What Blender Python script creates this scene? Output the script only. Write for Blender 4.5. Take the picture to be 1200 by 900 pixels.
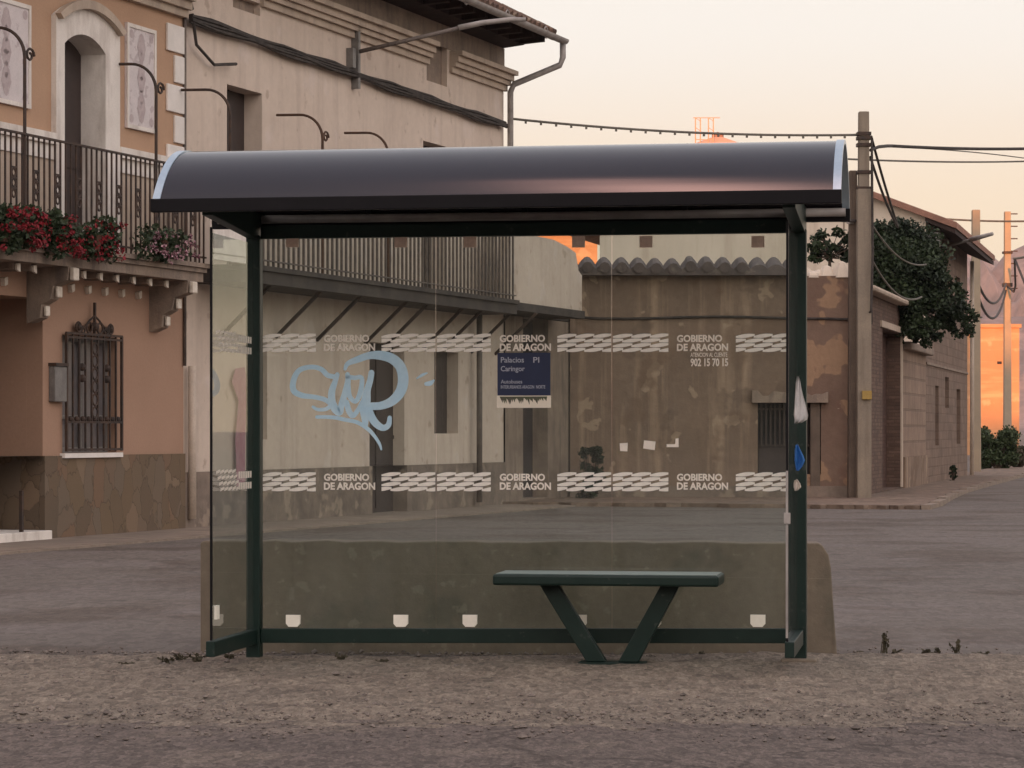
import bpy, bmesh, math, random
from mathutils import Vector, Matrix, noise
R_ = math.radians
sc = bpy.context.scene
COL = sc.collection
for o in list(bpy.data.objects): bpy.data.objects.remove(o)

# ------------------------------------------------------------ camera
EYE = 1.33; F = 3200.0; HX = 600.0; HY = 505.0
cam_d = bpy.data.cameras.new('camera'); cam = bpy.data.objects.new('camera', cam_d); COL.objects.link(cam)
cam.location = (0, 0, EYE); cam.rotation_euler = (R_(90), 0, 0)
cam_d.sensor_width = 36; cam_d.lens = F/1200*36; cam_d.shift_y = (HY-450)/1200
cam_d.clip_start = 0.1; cam_d.clip_end = 20000
sc.camera = cam

# ------------------------------------------------------------ world, sun, exposure
SUN_EL = 5.7; SUN_AZ = 186.0
w = bpy.data.worlds.new('World'); sc.world = w; w.use_nodes = True
nt = w.node_tree; nt.nodes.clear()
N = nt.nodes.new; L = nt.links.new
out = N('ShaderNodeOutputWorld'); bg = N('ShaderNodeBackground')
sky = N('ShaderNodeTexSky'); sky.sky_type = 'NISHITA'; sky.sun_disc = False
sky.sun_elevation = R_(SUN_EL); sky.sun_rotation = R_(SUN_AZ); sky.dust_density = 2.0; sky.air_density = 1.0
tc = N('ShaderNodeTexCoord'); sp = N('ShaderNodeSeparateXYZ'); L(tc.outputs['Generated'], sp.inputs[0])
ramp = N('ShaderNodeValToRGB'); L(sp.outputs['Z'], ramp.inputs[0])
cr = ramp.color_ramp; cr.interpolation = 'EASE'
cr.elements[0].position = 0.0; cr.elements[0].color = (8.3, 5.7, 3.7, 1)
cr.elements[1].position = 1.0; cr.elements[1].color = (4.7, 4.8, 5.7, 1)
e = cr.elements.new(0.07); e.color = (8.6, 7.15, 5.2, 1)
e = cr.elements.new(0.15); e.color = (8.4, 8.1, 7.5, 1)
e = cr.elements.new(0.45); e.color = (6.1, 6.1, 6.5, 1)
mix = N('ShaderNodeMix'); mix.data_type = 'RGBA'; mix.inputs[0].default_value = 0.85
L(sky.outputs[0], mix.inputs[6]); L(ramp.outputs[0], mix.inputs[7])
# added bright pink sky patch, unseen, shaped to give the roof its pink sheen
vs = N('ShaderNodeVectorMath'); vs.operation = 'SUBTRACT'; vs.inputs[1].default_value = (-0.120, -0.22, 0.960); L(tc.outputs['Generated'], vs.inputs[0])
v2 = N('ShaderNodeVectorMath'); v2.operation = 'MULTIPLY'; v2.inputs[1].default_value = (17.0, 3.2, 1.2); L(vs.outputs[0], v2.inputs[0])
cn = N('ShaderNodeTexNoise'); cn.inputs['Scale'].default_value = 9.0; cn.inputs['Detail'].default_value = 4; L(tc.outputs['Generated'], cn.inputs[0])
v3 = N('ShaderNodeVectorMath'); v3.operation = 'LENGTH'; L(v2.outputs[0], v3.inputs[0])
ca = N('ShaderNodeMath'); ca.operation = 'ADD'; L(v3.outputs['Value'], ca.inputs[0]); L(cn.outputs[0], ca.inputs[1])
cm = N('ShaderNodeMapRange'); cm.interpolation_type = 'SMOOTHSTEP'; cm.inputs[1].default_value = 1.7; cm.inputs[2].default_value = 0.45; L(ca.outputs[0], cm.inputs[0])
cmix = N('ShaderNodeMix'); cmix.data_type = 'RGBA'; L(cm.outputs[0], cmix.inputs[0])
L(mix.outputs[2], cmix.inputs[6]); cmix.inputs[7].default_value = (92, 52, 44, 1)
# the sky is brighter and warmer on the side of the setting sun
gv = N('ShaderNodeVectorMath'); gv.operation = 'DOT_PRODUCT'; gv.inputs[1].default_value = Vector((0.30,-0.90,0.30)).normalized()
L(tc.outputs['Generated'], gv.inputs[0])
gm = N('ShaderNodeMapRange'); gm.interpolation_type = 'SMOOTHSTEP'; gm.inputs[1].default_value = 0.1; gm.inputs[2].default_value = 1.0; L(gv.outputs['Value'], gm.inputs[0])
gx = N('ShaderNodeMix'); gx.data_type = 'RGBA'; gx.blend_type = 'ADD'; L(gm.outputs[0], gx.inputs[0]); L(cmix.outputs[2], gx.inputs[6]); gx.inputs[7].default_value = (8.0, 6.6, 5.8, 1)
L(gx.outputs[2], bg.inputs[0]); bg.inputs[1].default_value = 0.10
L(bg.outputs[0], out.inputs[0])
sd = bpy.data.lights.new('sun', 'SUN'); sun = bpy.data.objects.new('sun', sd); COL.objects.link(sun)
sd.energy = 4.3; sd.angle = R_(0.4); sd.color = (1.0, 0.34, 0.095)
S = Vector((math.sin(R_(SUN_AZ))*math.cos(R_(SUN_EL)), math.cos(R_(SUN_AZ))*math.cos(R_(SUN_EL)), math.sin(R_(SUN_EL))))
sun.rotation_euler = S.to_track_quat('Z', 'Y').to_euler()
sc.view_settings.view_transform = 'Standard'; sc.view_settings.look = 'None'
sc.view_settings.exposure = 0.50; sc.view_settings.gamma = 1.0; sc.view_settings.use_curve_mapping = False
sc.cycles.transparent_max_bounces = 24; sc.cycles.max_bounces = 6

# ------------------------------------------------------------ materials
def mat(name, c1, c2=None, scale=3.0, rough=0.9, bump=0.0, bscale=40.0, fine=0.12, streak=None, spots=None, spec=0.3, metal=0.0, contrast=(0.35,0.65), coat=0):
    """weathered surface: c1/c2 blended by a broad noise, fine grain, optional vertical streaks / pale patches"""
    m = bpy.data.materials.new(name); m.use_nodes = True; t = m.node_tree
    b = t.nodes['Principled BSDF']; b.inputs['Roughness'].default_value = rough
    b.inputs['Specular IOR Level'].default_value = spec; b.inputs['Metallic'].default_value = metal
    b.inputs['Coat Weight'].default_value = coat
    c2 = c2 or tuple(x*0.8 for x in c1)
    g = t.nodes.new('ShaderNodeTexCoord'); co = g.outputs['Object']
    def nz(s, det=6, ro=0.6, vec=None, stretch=None):
        n = t.nodes.new('ShaderNodeTexNoise'); n.inputs['Scale'].default_value = s; n.inputs['Detail'].default_value = det; n.inputs['Roughness'].default_value = ro
        v = vec or co
        if stretch:
            mp = t.nodes.new('ShaderNodeMapping'); mp.inputs['Scale'].default_value = stretch; t.links.new(v, mp.inputs[0]); v = mp.outputs[0]
        t.links.new(v, n.inputs['Vector']); return n.outputs[0]
    def rng(v, a, b_, lo=0, hi=1):
        r = t.nodes.new('ShaderNodeMapRange'); r.inputs[1].default_value = a; r.inputs[2].default_value = b_; r.inputs[3].default_value = lo; r.inputs[4].default_value = hi
        t.links.new(v, r.inputs[0]); return r.outputs[0]
    def mx(f, A, B, mode='MIX'):
        x = t.nodes.new('ShaderNodeMix'); x.data_type = 'RGBA'; x.blend_type = mode
        if isinstance(f, float): x.inputs[0].default_value = f
        else: t.links.new(f, x.inputs[0])
        for i, q in ((6, A), (7, B)):
            if isinstance(q, tuple): x.inputs[i].default_value = (*q[:3], 1)
            else: t.links.new(q, x.inputs[i])
        return x.outputs[2]
    col = mx(rng(nz(scale), *contrast), tuple(c1), tuple(c2))
    if streak:
        sc_, colr, st, fac = streak
        col = mx(rng(nz(sc_, 4, 0.6, stretch=st), 0.5, 0.68, 0, fac), col, tuple(colr))
    for s_ in (spots or []):
        ss, colr, lo, hi, fac = s_
        col = mx(rng(nz(ss, 3, 0.55), lo, hi, 0, fac), col, tuple(colr))
    if fine:
        col = mx(rng(nz(bscale, 4, 0.7), 0.3, 0.7, 0, 1), mx(1.0, col, (1-fine,)*3, 'MULTIPLY'), mx(1.0, col, (1+fine,)*3, 'MULTIPLY'))
    t.links.new(col, b.inputs['Base Color'])
    if bump:
        bp = t.nodes.new('ShaderNodeBump'); bp.inputs['Strength'].default_value = 1.0; bp.inputs['Distance'].default_value = bump
        t.links.new(nz(bscale*0.6, 6, 0.7), bp.inputs['Height']); t.links.new(bp.outputs[0], b.inputs['Normal'])
    m['col'] = 0
    return m

M = {}
M['ochre'] = mat('ochre_plaster', (0.46,0.30,0.20), (0.42,0.27,0.18), 1.1, bump=0.004, bscale=30, fine=0.05)
M['salmon'] = mat('salmon_plaster', (0.38,0.24,0.17), (0.35,0.22,0.155), 0.9, bump=0.004, bscale=30, fine=0.05)
M['beige'] = mat('beige_plaster', (0.62,0.52,0.44), (0.56,0.465,0.39), 0.7, bump=0.012, bscale=7, fine=0.05, streak=(1.6,(0.42,0.34,0.29),(2.2,2.2,0.12),0.45), spots=[(1.3,(0.64,0.55,0.50),0.6,0.66,0.5),(3,(0.30,0.22,0.17),0.63,0.7,0.5)])
M['moulding'] = mat('stone_moulding', (0.50,0.41,0.33), (0.42,0.34,0.27), 2.5, bump=0.004, fine=0.08, streak=(2.5,(0.3,0.24,0.2),(1.5,1.5,.5),0.5))
M['pale_mould'] = mat('pale_moulding', (0.76,0.71,0.66), (0.68,0.63,0.58), 2.5, bump=0.004, fine=0.06, streak=(3,(0.38,0.32,0.28),(1.5,1.5,.4),0.5))
M['white_paint'] = mat('white_painted_plaster', (0.78,0.73,0.69), (0.70,0.66,0.62), 5, fine=0.05)
M['panel'] = mat('painted_panel', (0.64,0.58,0.58), (0.58,0.53,0.53), 6, fine=0.06, spots=[(7,(0.40,0.33,0.34),0.58,0.62,0.6)])
M['panel_art'] = mat('panel_ornament', (0.41,0.34,0.345), (0.50,0.43,0.43), 16, fine=0.06)
M['door'] = mat('dark_brown_door', (0.052,0.036,0.032), (0.038,0.027,0.025), 3, rough=0.6, fine=0.1, spec=0.4)
M['darkwood'] = mat('old_dark_wood', (0.04,0.03,0.027), (0.06,0.045,0.04), 5, rough=0.7, streak=(6,(0.09,0.07,0.06),(3,3,.2),0.6))
M['iron'] = mat('wrought_iron', (0.035,0.028,0.026), (0.07,0.042,0.03), 8, rough=0.65, fine=0.2)
M['rust_iron'] = mat('rusty_iron', (0.06,0.036,0.027), (0.10,0.055,0.035), 9, rough=0.8, fine=0.2)
M['rail_grey'] = mat('grey_painted_railing', (0.10,0.085,0.08), (0.16,0.13,0.11), 6, rough=0.7, fine=0.2)
M['slab'] = mat('balcony_stone', (0.30,0.235,0.185), (0.21,0.165,0.135), 2.5, bump=0.01, fine=0.12, streak=(3,(0.12,0.095,0.085),(2,2,.3),0.6))
M['slab_dark'] = mat('shadow_toned_slab', (0.05,0.043,0.042), (0.085,0.07,0.062), 2.5, bump=0.01, fine=0.15)  # colour darkened to paint in the shadow under the balcony slab
M['bracket_white'] = mat('glazed_white_ornament', (0.72,0.66,0.58), (0.55,0.48,0.4), 12, rough=0.4, fine=0.08)
M['roof_tile'] = mat('clay_roof_tile', (0.16,0.095,0.065), (0.09,0.06,0.05), 4, bump=0.01, fine=0.25, spots=[(6,(0.3,0.24,0.18),0.6,0.65,0.6)])
M['old_tile'] = mat('weathered_grey_tile', (0.16,0.133,0.125), (0.12,0.103,0.10), 3.5, bump=0.006, fine=0.12, spots=[(5,(0.24,0.21,0.18),0.62,0.7,0.5)])
M['gable_tile'] = mat('reddish_roof_tile', (0.34,0.18,0.13), (0.22,0.12,0.09), 3, bump=0.01, fine=0.2)
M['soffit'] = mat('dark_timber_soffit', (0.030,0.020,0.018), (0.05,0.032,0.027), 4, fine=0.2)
M['zinc'] = mat('weathered_zinc', (0.36,0.33,0.31), (0.22,0.20,0.19), 5, rough=0.55, fine=0.12, spec=0.5)
M['pvc_pipe'] = mat('pale_plastic_pipe', (0.55,0.46,0.38), (0.42,0.35,0.29), 3, rough=0.6)
M['cable'] = mat('black_cable', (0.028,0.023,0.021), (0.06,0.05,0.045), 8, rough=0.7)
M['cable_pale'] = mat('sun_bleached_cable', (0.16,0.145,0.12), (0.11,0.1,0.085), 8, rough=0.7)
M['mud'] = mat('mud_render', (0.225,0.160,0.118), (0.168,0.120,0.090), 0.9, bump=0.02, bscale=6, fine=0.10,
    streak=(1.3,(0.34,0.245,0.175),(2.6,2.6,0.15),0.95), spots=[(1.3,(0.12,0.085,0.065),0.57,0.62,0.5),(1.7,(0.36,0.27,0.195),0.60,0.615,0.75),(0.8,(0.16,0.105,0.073),0.55,0.6,0.6)])
M['mud_red'] = mat('reddish_mud_render', (0.165,0.108,0.082), (0.20,0.135,0.102), 0.8, bump=0.02, bscale=6, fine=0.1,
    spots=[(1.0,(0.34,0.22,0.14),0.54,0.555,0.8),(3,(0.17,0.10,0.075),0.6,0.66,0.6),(9,(0.6,0.52,0.42),0.72,0.74,0.9)])
M['gable_plaster'] = mat('cream_gable_plaster', (0.70,0.61,0.51), (0.64,0.55,0.45), 0.5, bump=0.004, fine=0.04, streak=(1.2,(0.42,0.33,0.25),(2,2,0.15),0.5))
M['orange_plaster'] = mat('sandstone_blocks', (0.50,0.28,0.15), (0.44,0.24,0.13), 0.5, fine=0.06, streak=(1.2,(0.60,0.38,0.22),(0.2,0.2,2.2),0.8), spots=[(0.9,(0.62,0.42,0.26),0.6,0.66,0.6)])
M['stone_band'] = mat('old_stone_plinth', (0.235,0.185,0.15), (0.15,0.12,0.10), 2.2, bump=0.03, bscale=5, fine=0.12, spots=[(2.5,(0.34,0.27,0.21),0.56,0.62,0.6)])
M['concrete'] = mat('old_concrete', (0.195,0.158,0.120), (0.150,0.122,0.093), 1.6, bump=0.006, bscale=18, fine=0.10, spots=[(2.2,(0.10,0.092,0.07),0.56,0.66,0.6),(9,(0.25,0.215,0.165),0.62,0.66,0.5)])
M['pole_conc'] = mat('grey_pole_concrete', (0.27,0.225,0.175), (0.215,0.18,0.145), 2, fine=0.1, streak=(3,(0.17,0.14,0.11),(3,3,.25),0.6))
M['pole_wood'] = mat('brown_pole_wood', (0.15,0.115,0.09), (0.11,0.085,0.068), 3, fine=0.12, streak=(5,(0.08,0.06,0.05),(4,4,.2),0.7))
M['far_pole'] = mat('far_pole_concrete', (0.36,0.29,0.21), (0.30,0.25,0.19), 2, fine=0.05)
M['green'] = mat('dark_green_paint', (0.004,0.016,0.0125), (0.007,0.020,0.016), 7, rough=0.45, fine=0.1, spec=0.3, spots=[(14,(0.05,0.055,0.05),0.66,0.7,0.5)])
M['green_top'] = mat('pale_green_seat', (0.075,0.115,0.105), (0.12,0.15,0.14), 6, rough=0.38, fine=0.15, spec=0.5)  # seat top, much paler than the other green parts
M['black_edge'] = mat('black_roof_edge', (0.005,0.0045,0.006), (0.007,0.006,0.008), 6, rough=0.5, fine=0.1, spec=0.15)
M['alu'] = mat('aluminium_trim', (0.40,0.50,0.58), (0.34,0.43,0.52), 6, rough=0.3, fine=0.05, metal=0.35, spec=0.6)
M['white_film'] = mat('white_vinyl_film', (0.93,0.86,0.80), (0.86,0.80,0.74), 8, rough=0.6, fine=0.06)
M['clamp'] = mat('cream_plastic_clamp', (0.90,0.85,0.75), (0.82,0.77,0.68), 8, rough=0.5, fine=0.03)
M['clamp_grey'] = mat('dull_clamp', (0.92,0.78,0.70), (0.86,0.72,0.65), 8, rough=0.5)
def translucent(m, f):
    t = m.node_tree; b = t.nodes['Principled BSDF']; o = [n for n in t.nodes if n.type == 'OUTPUT_MATERIAL'][0]
    tr = t.nodes.new('ShaderNodeBsdfTranslucent'); t.links.new(b.inputs['Base Color'].links[0].from_socket, tr.inputs[0])
    mx = t.nodes.new('ShaderNodeMixShader'); mx.inputs[0].default_value = f; t.links.new(b.outputs[0], mx.inputs[1]); t.links.new(tr.outputs[0], mx.inputs[2]); t.links.new(mx.outputs[0], o.inputs[0])
translucent(M['clamp_grey'], 0.5); translucent(M['white_film'], 0.3)
M['graffiti'] = mat('light_blue_spray', (0.42,0.62,0.78), (0.50,0.67,0.80), 12, rough=0.7, fine=0.05)
M['graffiti_pink'] = mat('magenta_spray', (0.36,0.13,0.18), (0.42,0.22,0.26), 9, rough=0.8, fine=0.1)
M['blue_sign'] = mat('navy_blue_notice', (0.020,0.029,0.075), (0.017,0.024,0.064), 6, rough=0.45, fine=0.04)
M['sign_text'] = mat('pale_notice_lettering', (0.42,0.43,0.50), (0.34,0.36,0.44), 6, rough=0.5)
M['sign_white'] = mat('white_notice_paper', (0.78,0.70,0.60), (0.72,0.65,0.56), 6, rough=0.6, fine=0.03)
M['sign_pic'] = mat('notice_picture', (0.09,0.11,0.06), (0.12,0.10,0.09), 30, rough=0.6)
M['rag'] = mat('white_plastic_bag', (0.85,0.83,0.82), (0.72,0.71,0.71), 14, rough=0.45, fine=0.06, spec=0.5)
M['blue_rag'] = mat('blue_plastic_bag', (0.03,0.17,0.52), (0.05,0.25,0.62), 14, rough=0.4, fine=0.1, spec=0.5)
M['yellow'] = mat('yellow_tag', (0.36,0.24,0.07), (0.30,0.2,0.06), 14, rough=0.6)
M['leaf_dark'] = mat('dark_leaf', (0.008,0.015,0.008), (0.034,0.054,0.022), 1.6, rough=0.6, fine=0.2, spec=0.3)
M['leaf_geranium'] = mat('geranium_leaf', (0.022,0.038,0.018), (0.035,0.05,0.022), 9, rough=0.6, fine=0.2)
M['leaf_mid'] = mat('shrub_leaf', (0.035,0.055,0.022), (0.05,0.07,0.03), 5, rough=0.6, fine=0.2)
M['weed'] = mat('dry_weed', (0.085,0.07,0.045), (0.05,0.048,0.03), 9, rough=0.8, fine=0.2)
M['bark'] = mat('bark', (0.09,0.065,0.05), None, 9, bump=0.01)
M['red_flower'] = mat('red_geranium_petal', (0.26,0.014,0.022), (0.13,0.010,0.016), 20, rough=0.6, fine=0.2)
M['pink_flower'] = mat('purple_white_petal', (0.45,0.30,0.32), (0.12,0.02,0.05), 26, rough=0.6, fine=0.1, contrast=(0.45,0.55))
M['pot'] = mat('clay_pot', (0.10,0.05,0.035), None, 5)
M['glass_dark'] = mat('dark_window_glass', (0.03,0.028,0.032), (0.05,0.045,0.05), 3, rough=0.12, spec=0.5, fine=0.0)
M['curtain'] = mat('curtained_window', (0.17,0.155,0.16), (0.12,0.11,0.115), 3, rough=0.2, spec=0.5, fine=0.0)
M['metal_grey'] = mat('grey_metal', (0.20,0.19,0.18), (0.14,0.13,0.125), 6, rough=0.5)
M['pebble'] = mat('pebble_grey_brown', (0.22,0.185,0.16), (0.10,0.085,0.075), 11, fine=0.2)
M['church_clay'] = mat('church_brick_tile', (0.62,0.34,0.24), (0.55,0.30,0.2), 0.4, fine=0.08)
M['brick'] = None

def brick_mat(name, c1, c2, mortar, w, h, bump=0.006, msize=0.012, mottle=0.35, rough=.85):
    m = mat(name, c1, c2, 2.0, rough=rough, fine=0.12, bscale=30); t = m.node_tree; b = t.nodes['Principled BSDF']
    g = t.nodes.new('ShaderNodeTexCoord'); s = t.nodes.new('ShaderNodeSeparateXYZ'); t.links.new(g.outputs['Object'], s.inputs[0])
    c = t.nodes.new('ShaderNodeCombineXYZ'); a = t.nodes.new('ShaderNodeMath'); a.operation = 'ADD'
    t.links.new(s.outputs[0], a.inputs[0]); t.links.new(s.outputs[1], a.inputs[1]); t.links.new(a.outputs[0], c.inputs[0]); t.links.new(s.outputs[2], c.inputs[1])
    br = t.nodes.new('ShaderNodeTexBrick'); t.links.new(c.outputs[0], br.inputs[0]); br.inputs['Scale'].default_value = 1
    br.inputs['Brick Width'].default_value = w; br.inputs['Row Height'].default_value = h; br.inputs['Mortar Size'].default_value = msize; br.inputs['Mortar Smooth'].default_value = 0.3
    br.inputs['Color1'].default_value = (1,1,1,1); br.inputs['Color2'].default_value = (1-mottle,)*3+(1,); br.inputs['Mortar'].default_value = (mortar,)*3+(1,)
    src = b.inputs['Base Color'].links[0].from_socket
    x = t.nodes.new('ShaderNodeMix'); x.data_type = 'RGBA'; x.blend_type = 'MULTIPLY'; x.inputs[0].default_value = 1
    t.links.new(src, x.inputs[6]); t.links.new(br.outputs[0], x.inputs[7]); t.links.new(x.outputs[2], b.inputs['Base Color'])
    bp = t.nodes.new('ShaderNodeBump'); bp.inputs['Distance'].default_value = bump; bp.invert = True
    t.links.new(br.outputs['Fac'], bp.inputs['Height']); t.links.new(bp.outputs[0], b.inputs['Normal'])
    return m
M['brick'] = brick_mat('old_brown_brick', (0.17,0.108,0.082), (0.12,0.078,0.062), 0.7, 0.28, 0.075)
M['brick_gate'] = brick_mat('dark_red_brick', (0.10,0.055,0.042), (0.08,0.045,0.036), 0.8, 0.30, 0.08)
M['adobe'] = brick_mat('pale_adobe_courses', (0.31,0.22,0.165), (0.23,0.16,0.12), 0.7, 1.3, 0.36, msize=0.035, mottle=0.18)
M['house_adobe'] = brick_mat('brown_adobe_house', (0.235,0.165,0.125), (0.165,0.115,0.09), 0.8, .55, 0.22, msize=0.02, mottle=0.22)

def voronoi_stone(name):
    m = mat(name, (0.17,0.118,0.078), (0.14,0.105,0.072), 1.2, rough=0.8, fine=0.1, bscale=30); t = m.node_tree; b = t.nodes['Principled BSDF']
    g = t.nodes.new('ShaderNodeTexCoord'); mp = t.nodes.new('ShaderNodeMapping'); mp.inputs['Scale'].default_value = (3.6, 3.6, 2.2)
    t.links.new(g.outputs['Object'], mp.inputs[0])
    nz = t.nodes.new('ShaderNodeTexNoise'); nz.inputs['Scale'].default_value = 2.5; t.links.new(mp.outputs[0], nz.inputs[0])
    ad = t.nodes.new('ShaderNodeMix'); ad.data_type = 'RGBA'; ad.blend_type = 'LINEAR_LIGHT'; ad.inputs[0].default_value = 0.25
    t.links.new(mp.outputs[0], ad.inputs[6]); t.links.new(nz.outputs['Color'], ad.inputs[7])
    v = t.nodes.new('ShaderNodeTexVoronoi'); v.inputs['Scale'].default_value = 1; t.links.new(ad.outputs[2], v.inputs[0])
    ve = t.nodes.new('ShaderNodeTexVoronoi'); ve.feature = 'DISTANCE_TO_EDGE'; ve.inputs['Scale'].default_value = 1; t.links.new(ad.outputs[2], ve.inputs[0])
    s = t.nodes.new('ShaderNodeSeparateColor'); t.links.new(v.outputs['Color'], s.inputs[0])
    r = t.nodes.new('ShaderNodeValToRGB'); t.links.new(s.outputs[0], r.inputs[0])
    r.color_ramp.elements[0].color = (0.105,0.078,0.056,1); r.color_ramp.elements[1].color = (0.215,0.155,0.105,1)
    for p, c in ((0.3,(0.155,0.107,0.064,1)), (0.55,(0.15,0.118,0.09,1)), (0.75,(0.18,0.108,0.068,1))):
        e = r.color_ramp.elements.new(p); e.color = c
    src = b.inputs['Base Color'].links[0].from_socket
    x = t.nodes.new('ShaderNodeMix'); x.data_type = 'RGBA'; x.inputs[0].default_value = 0.65
    t.links.new(src, x.inputs[6]); t.links.new(r.outputs[0], x.inputs[7])
    er = t.nodes.new('ShaderNodeMapRange'); er.inputs[2].default_value = 0.03; er.inputs[3].default_value = 0.7; t.links.new(ve.outputs['Distance'], er.inputs[0])
    y = t.nodes.new('ShaderNodeMix'); y.data_type = 'RGBA'; y.blend_type = 'MULTIPLY'; y.inputs[0].default_value = 1
    t.links.new(x.outputs[2], y.inputs[6]); t.links.new(er.outputs[0], y.inputs[7]); t.links.new(y.outputs[2], b.inputs['Base Color'])
    bp = t.nodes.new('ShaderNodeBump'); bp.inputs['Distance'].default_value = 0.01; t.links.new(er.outputs[0], bp.inputs['Height']); t.links.new(bp.outputs[0], b.inputs['Normal'])
    return m
M['slate'] = voronoi_stone('irregular_stone_cladding')

def glass_mat(name, tint, refl=1.45, rough=0.02, dirt=0.06):
    m = bpy.data.materials.new(name); m.use_nodes = True; t = m.node_tree; t.nodes.clear()
    o = t.nodes.new('ShaderNodeOutputMaterial'); tr = t.nodes.new('ShaderNodeBsdfTransparent'); tr.inputs[0].default_value = (*tint, 1)
    gl = t.nodes.new('ShaderNodeBsdfGlossy'); gl.inputs['Roughness'].default_value = rough
    fr = t.nodes.new('ShaderNodeFresnel'); fr.inputs[0].default_value = refl
    mx = t.nodes.new('ShaderNodeMixShader'); ge = t.nodes.new('ShaderNodeNewGeometry'); iv = t.nodes.new('ShaderNodeMath'); iv.operation = 'SUBTRACT'; iv.inputs[0].default_value = 1.0; t.links.new(ge.outputs['Backfacing'], iv.inputs[1])
    fm = t.nodes.new('ShaderNodeMath'); fm.operation = 'MULTIPLY'; fm.use_clamp = True; t.links.new(fr.outputs[0], fm.inputs[0]); t.links.new(iv.outputs[0], fm.inputs[1])
    fm2 = t.nodes.new('ShaderNodeMath'); fm2.operation = 'MULTIPLY'; fm2.use_clamp = True; fm2.inputs[1].default_value = 1.5; t.links.new(fm.outputs[0], fm2.inputs[0]); t.links.new(fm2.outputs[0], mx.inputs[0]); t.links.new(tr.outputs[0], mx.inputs[1]); t.links.new(gl.outputs[0], mx.inputs[2])
    df = t.nodes.new('ShaderNodeBsdfDiffuse'); df.inputs[0].default_value = (0.42,0.40,0.36,1)
    g = t.nodes.new('ShaderNodeTexCoord'); mp = t.nodes.new('ShaderNodeMapping'); mp.inputs['Scale'].default_value = (1.8,1.8,0.5); t.links.new(g.outputs['Object'], mp.inputs[0])
    n = t.nodes.new('ShaderNodeTexNoise'); n.inputs['Scale'].default_value = 2.5; n.inputs['Detail'].default_value = 8; n.inputs['Roughness'].default_value = .7; t.links.new(mp.outputs[0], n.inputs[0])
    r = t.nodes.new('ShaderNodeMapRange'); r.inputs[1].default_value = 0.4; r.inputs[2].default_value = 0.75; r.inputs[3].default_value = dirt*0.35; r.inputs[4].default_value = dirt*1.6
    t.links.new(n.outputs[0], r.inputs[0])
    m2 = t.nodes.new('ShaderNodeMixShader'); t.links.new(r.outputs[0], m2.inputs[0]); t.links.new(mx.outputs[0], m2.inputs[1]); t.links.new(df.outputs[0], m2.inputs[2])
    t.links.new(m2.outputs[0], o.inputs[0]); return m
M['glass'] = glass_mat('shelter_glass', (0.885,0.925,0.905), dirt=0.045)

def roof_mat():
    m = mat('smoked_polycarbonate', (0.013,0.010,0.013), (0.016,0.012,0.015), 2, rough=0.13, fine=0.0, spec=0.5)
    b = m.node_tree.nodes['Principled BSDF']; b.inputs['IOR'].default_value = 1.55
    return m
M['roof'] = roof_mat()

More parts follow.
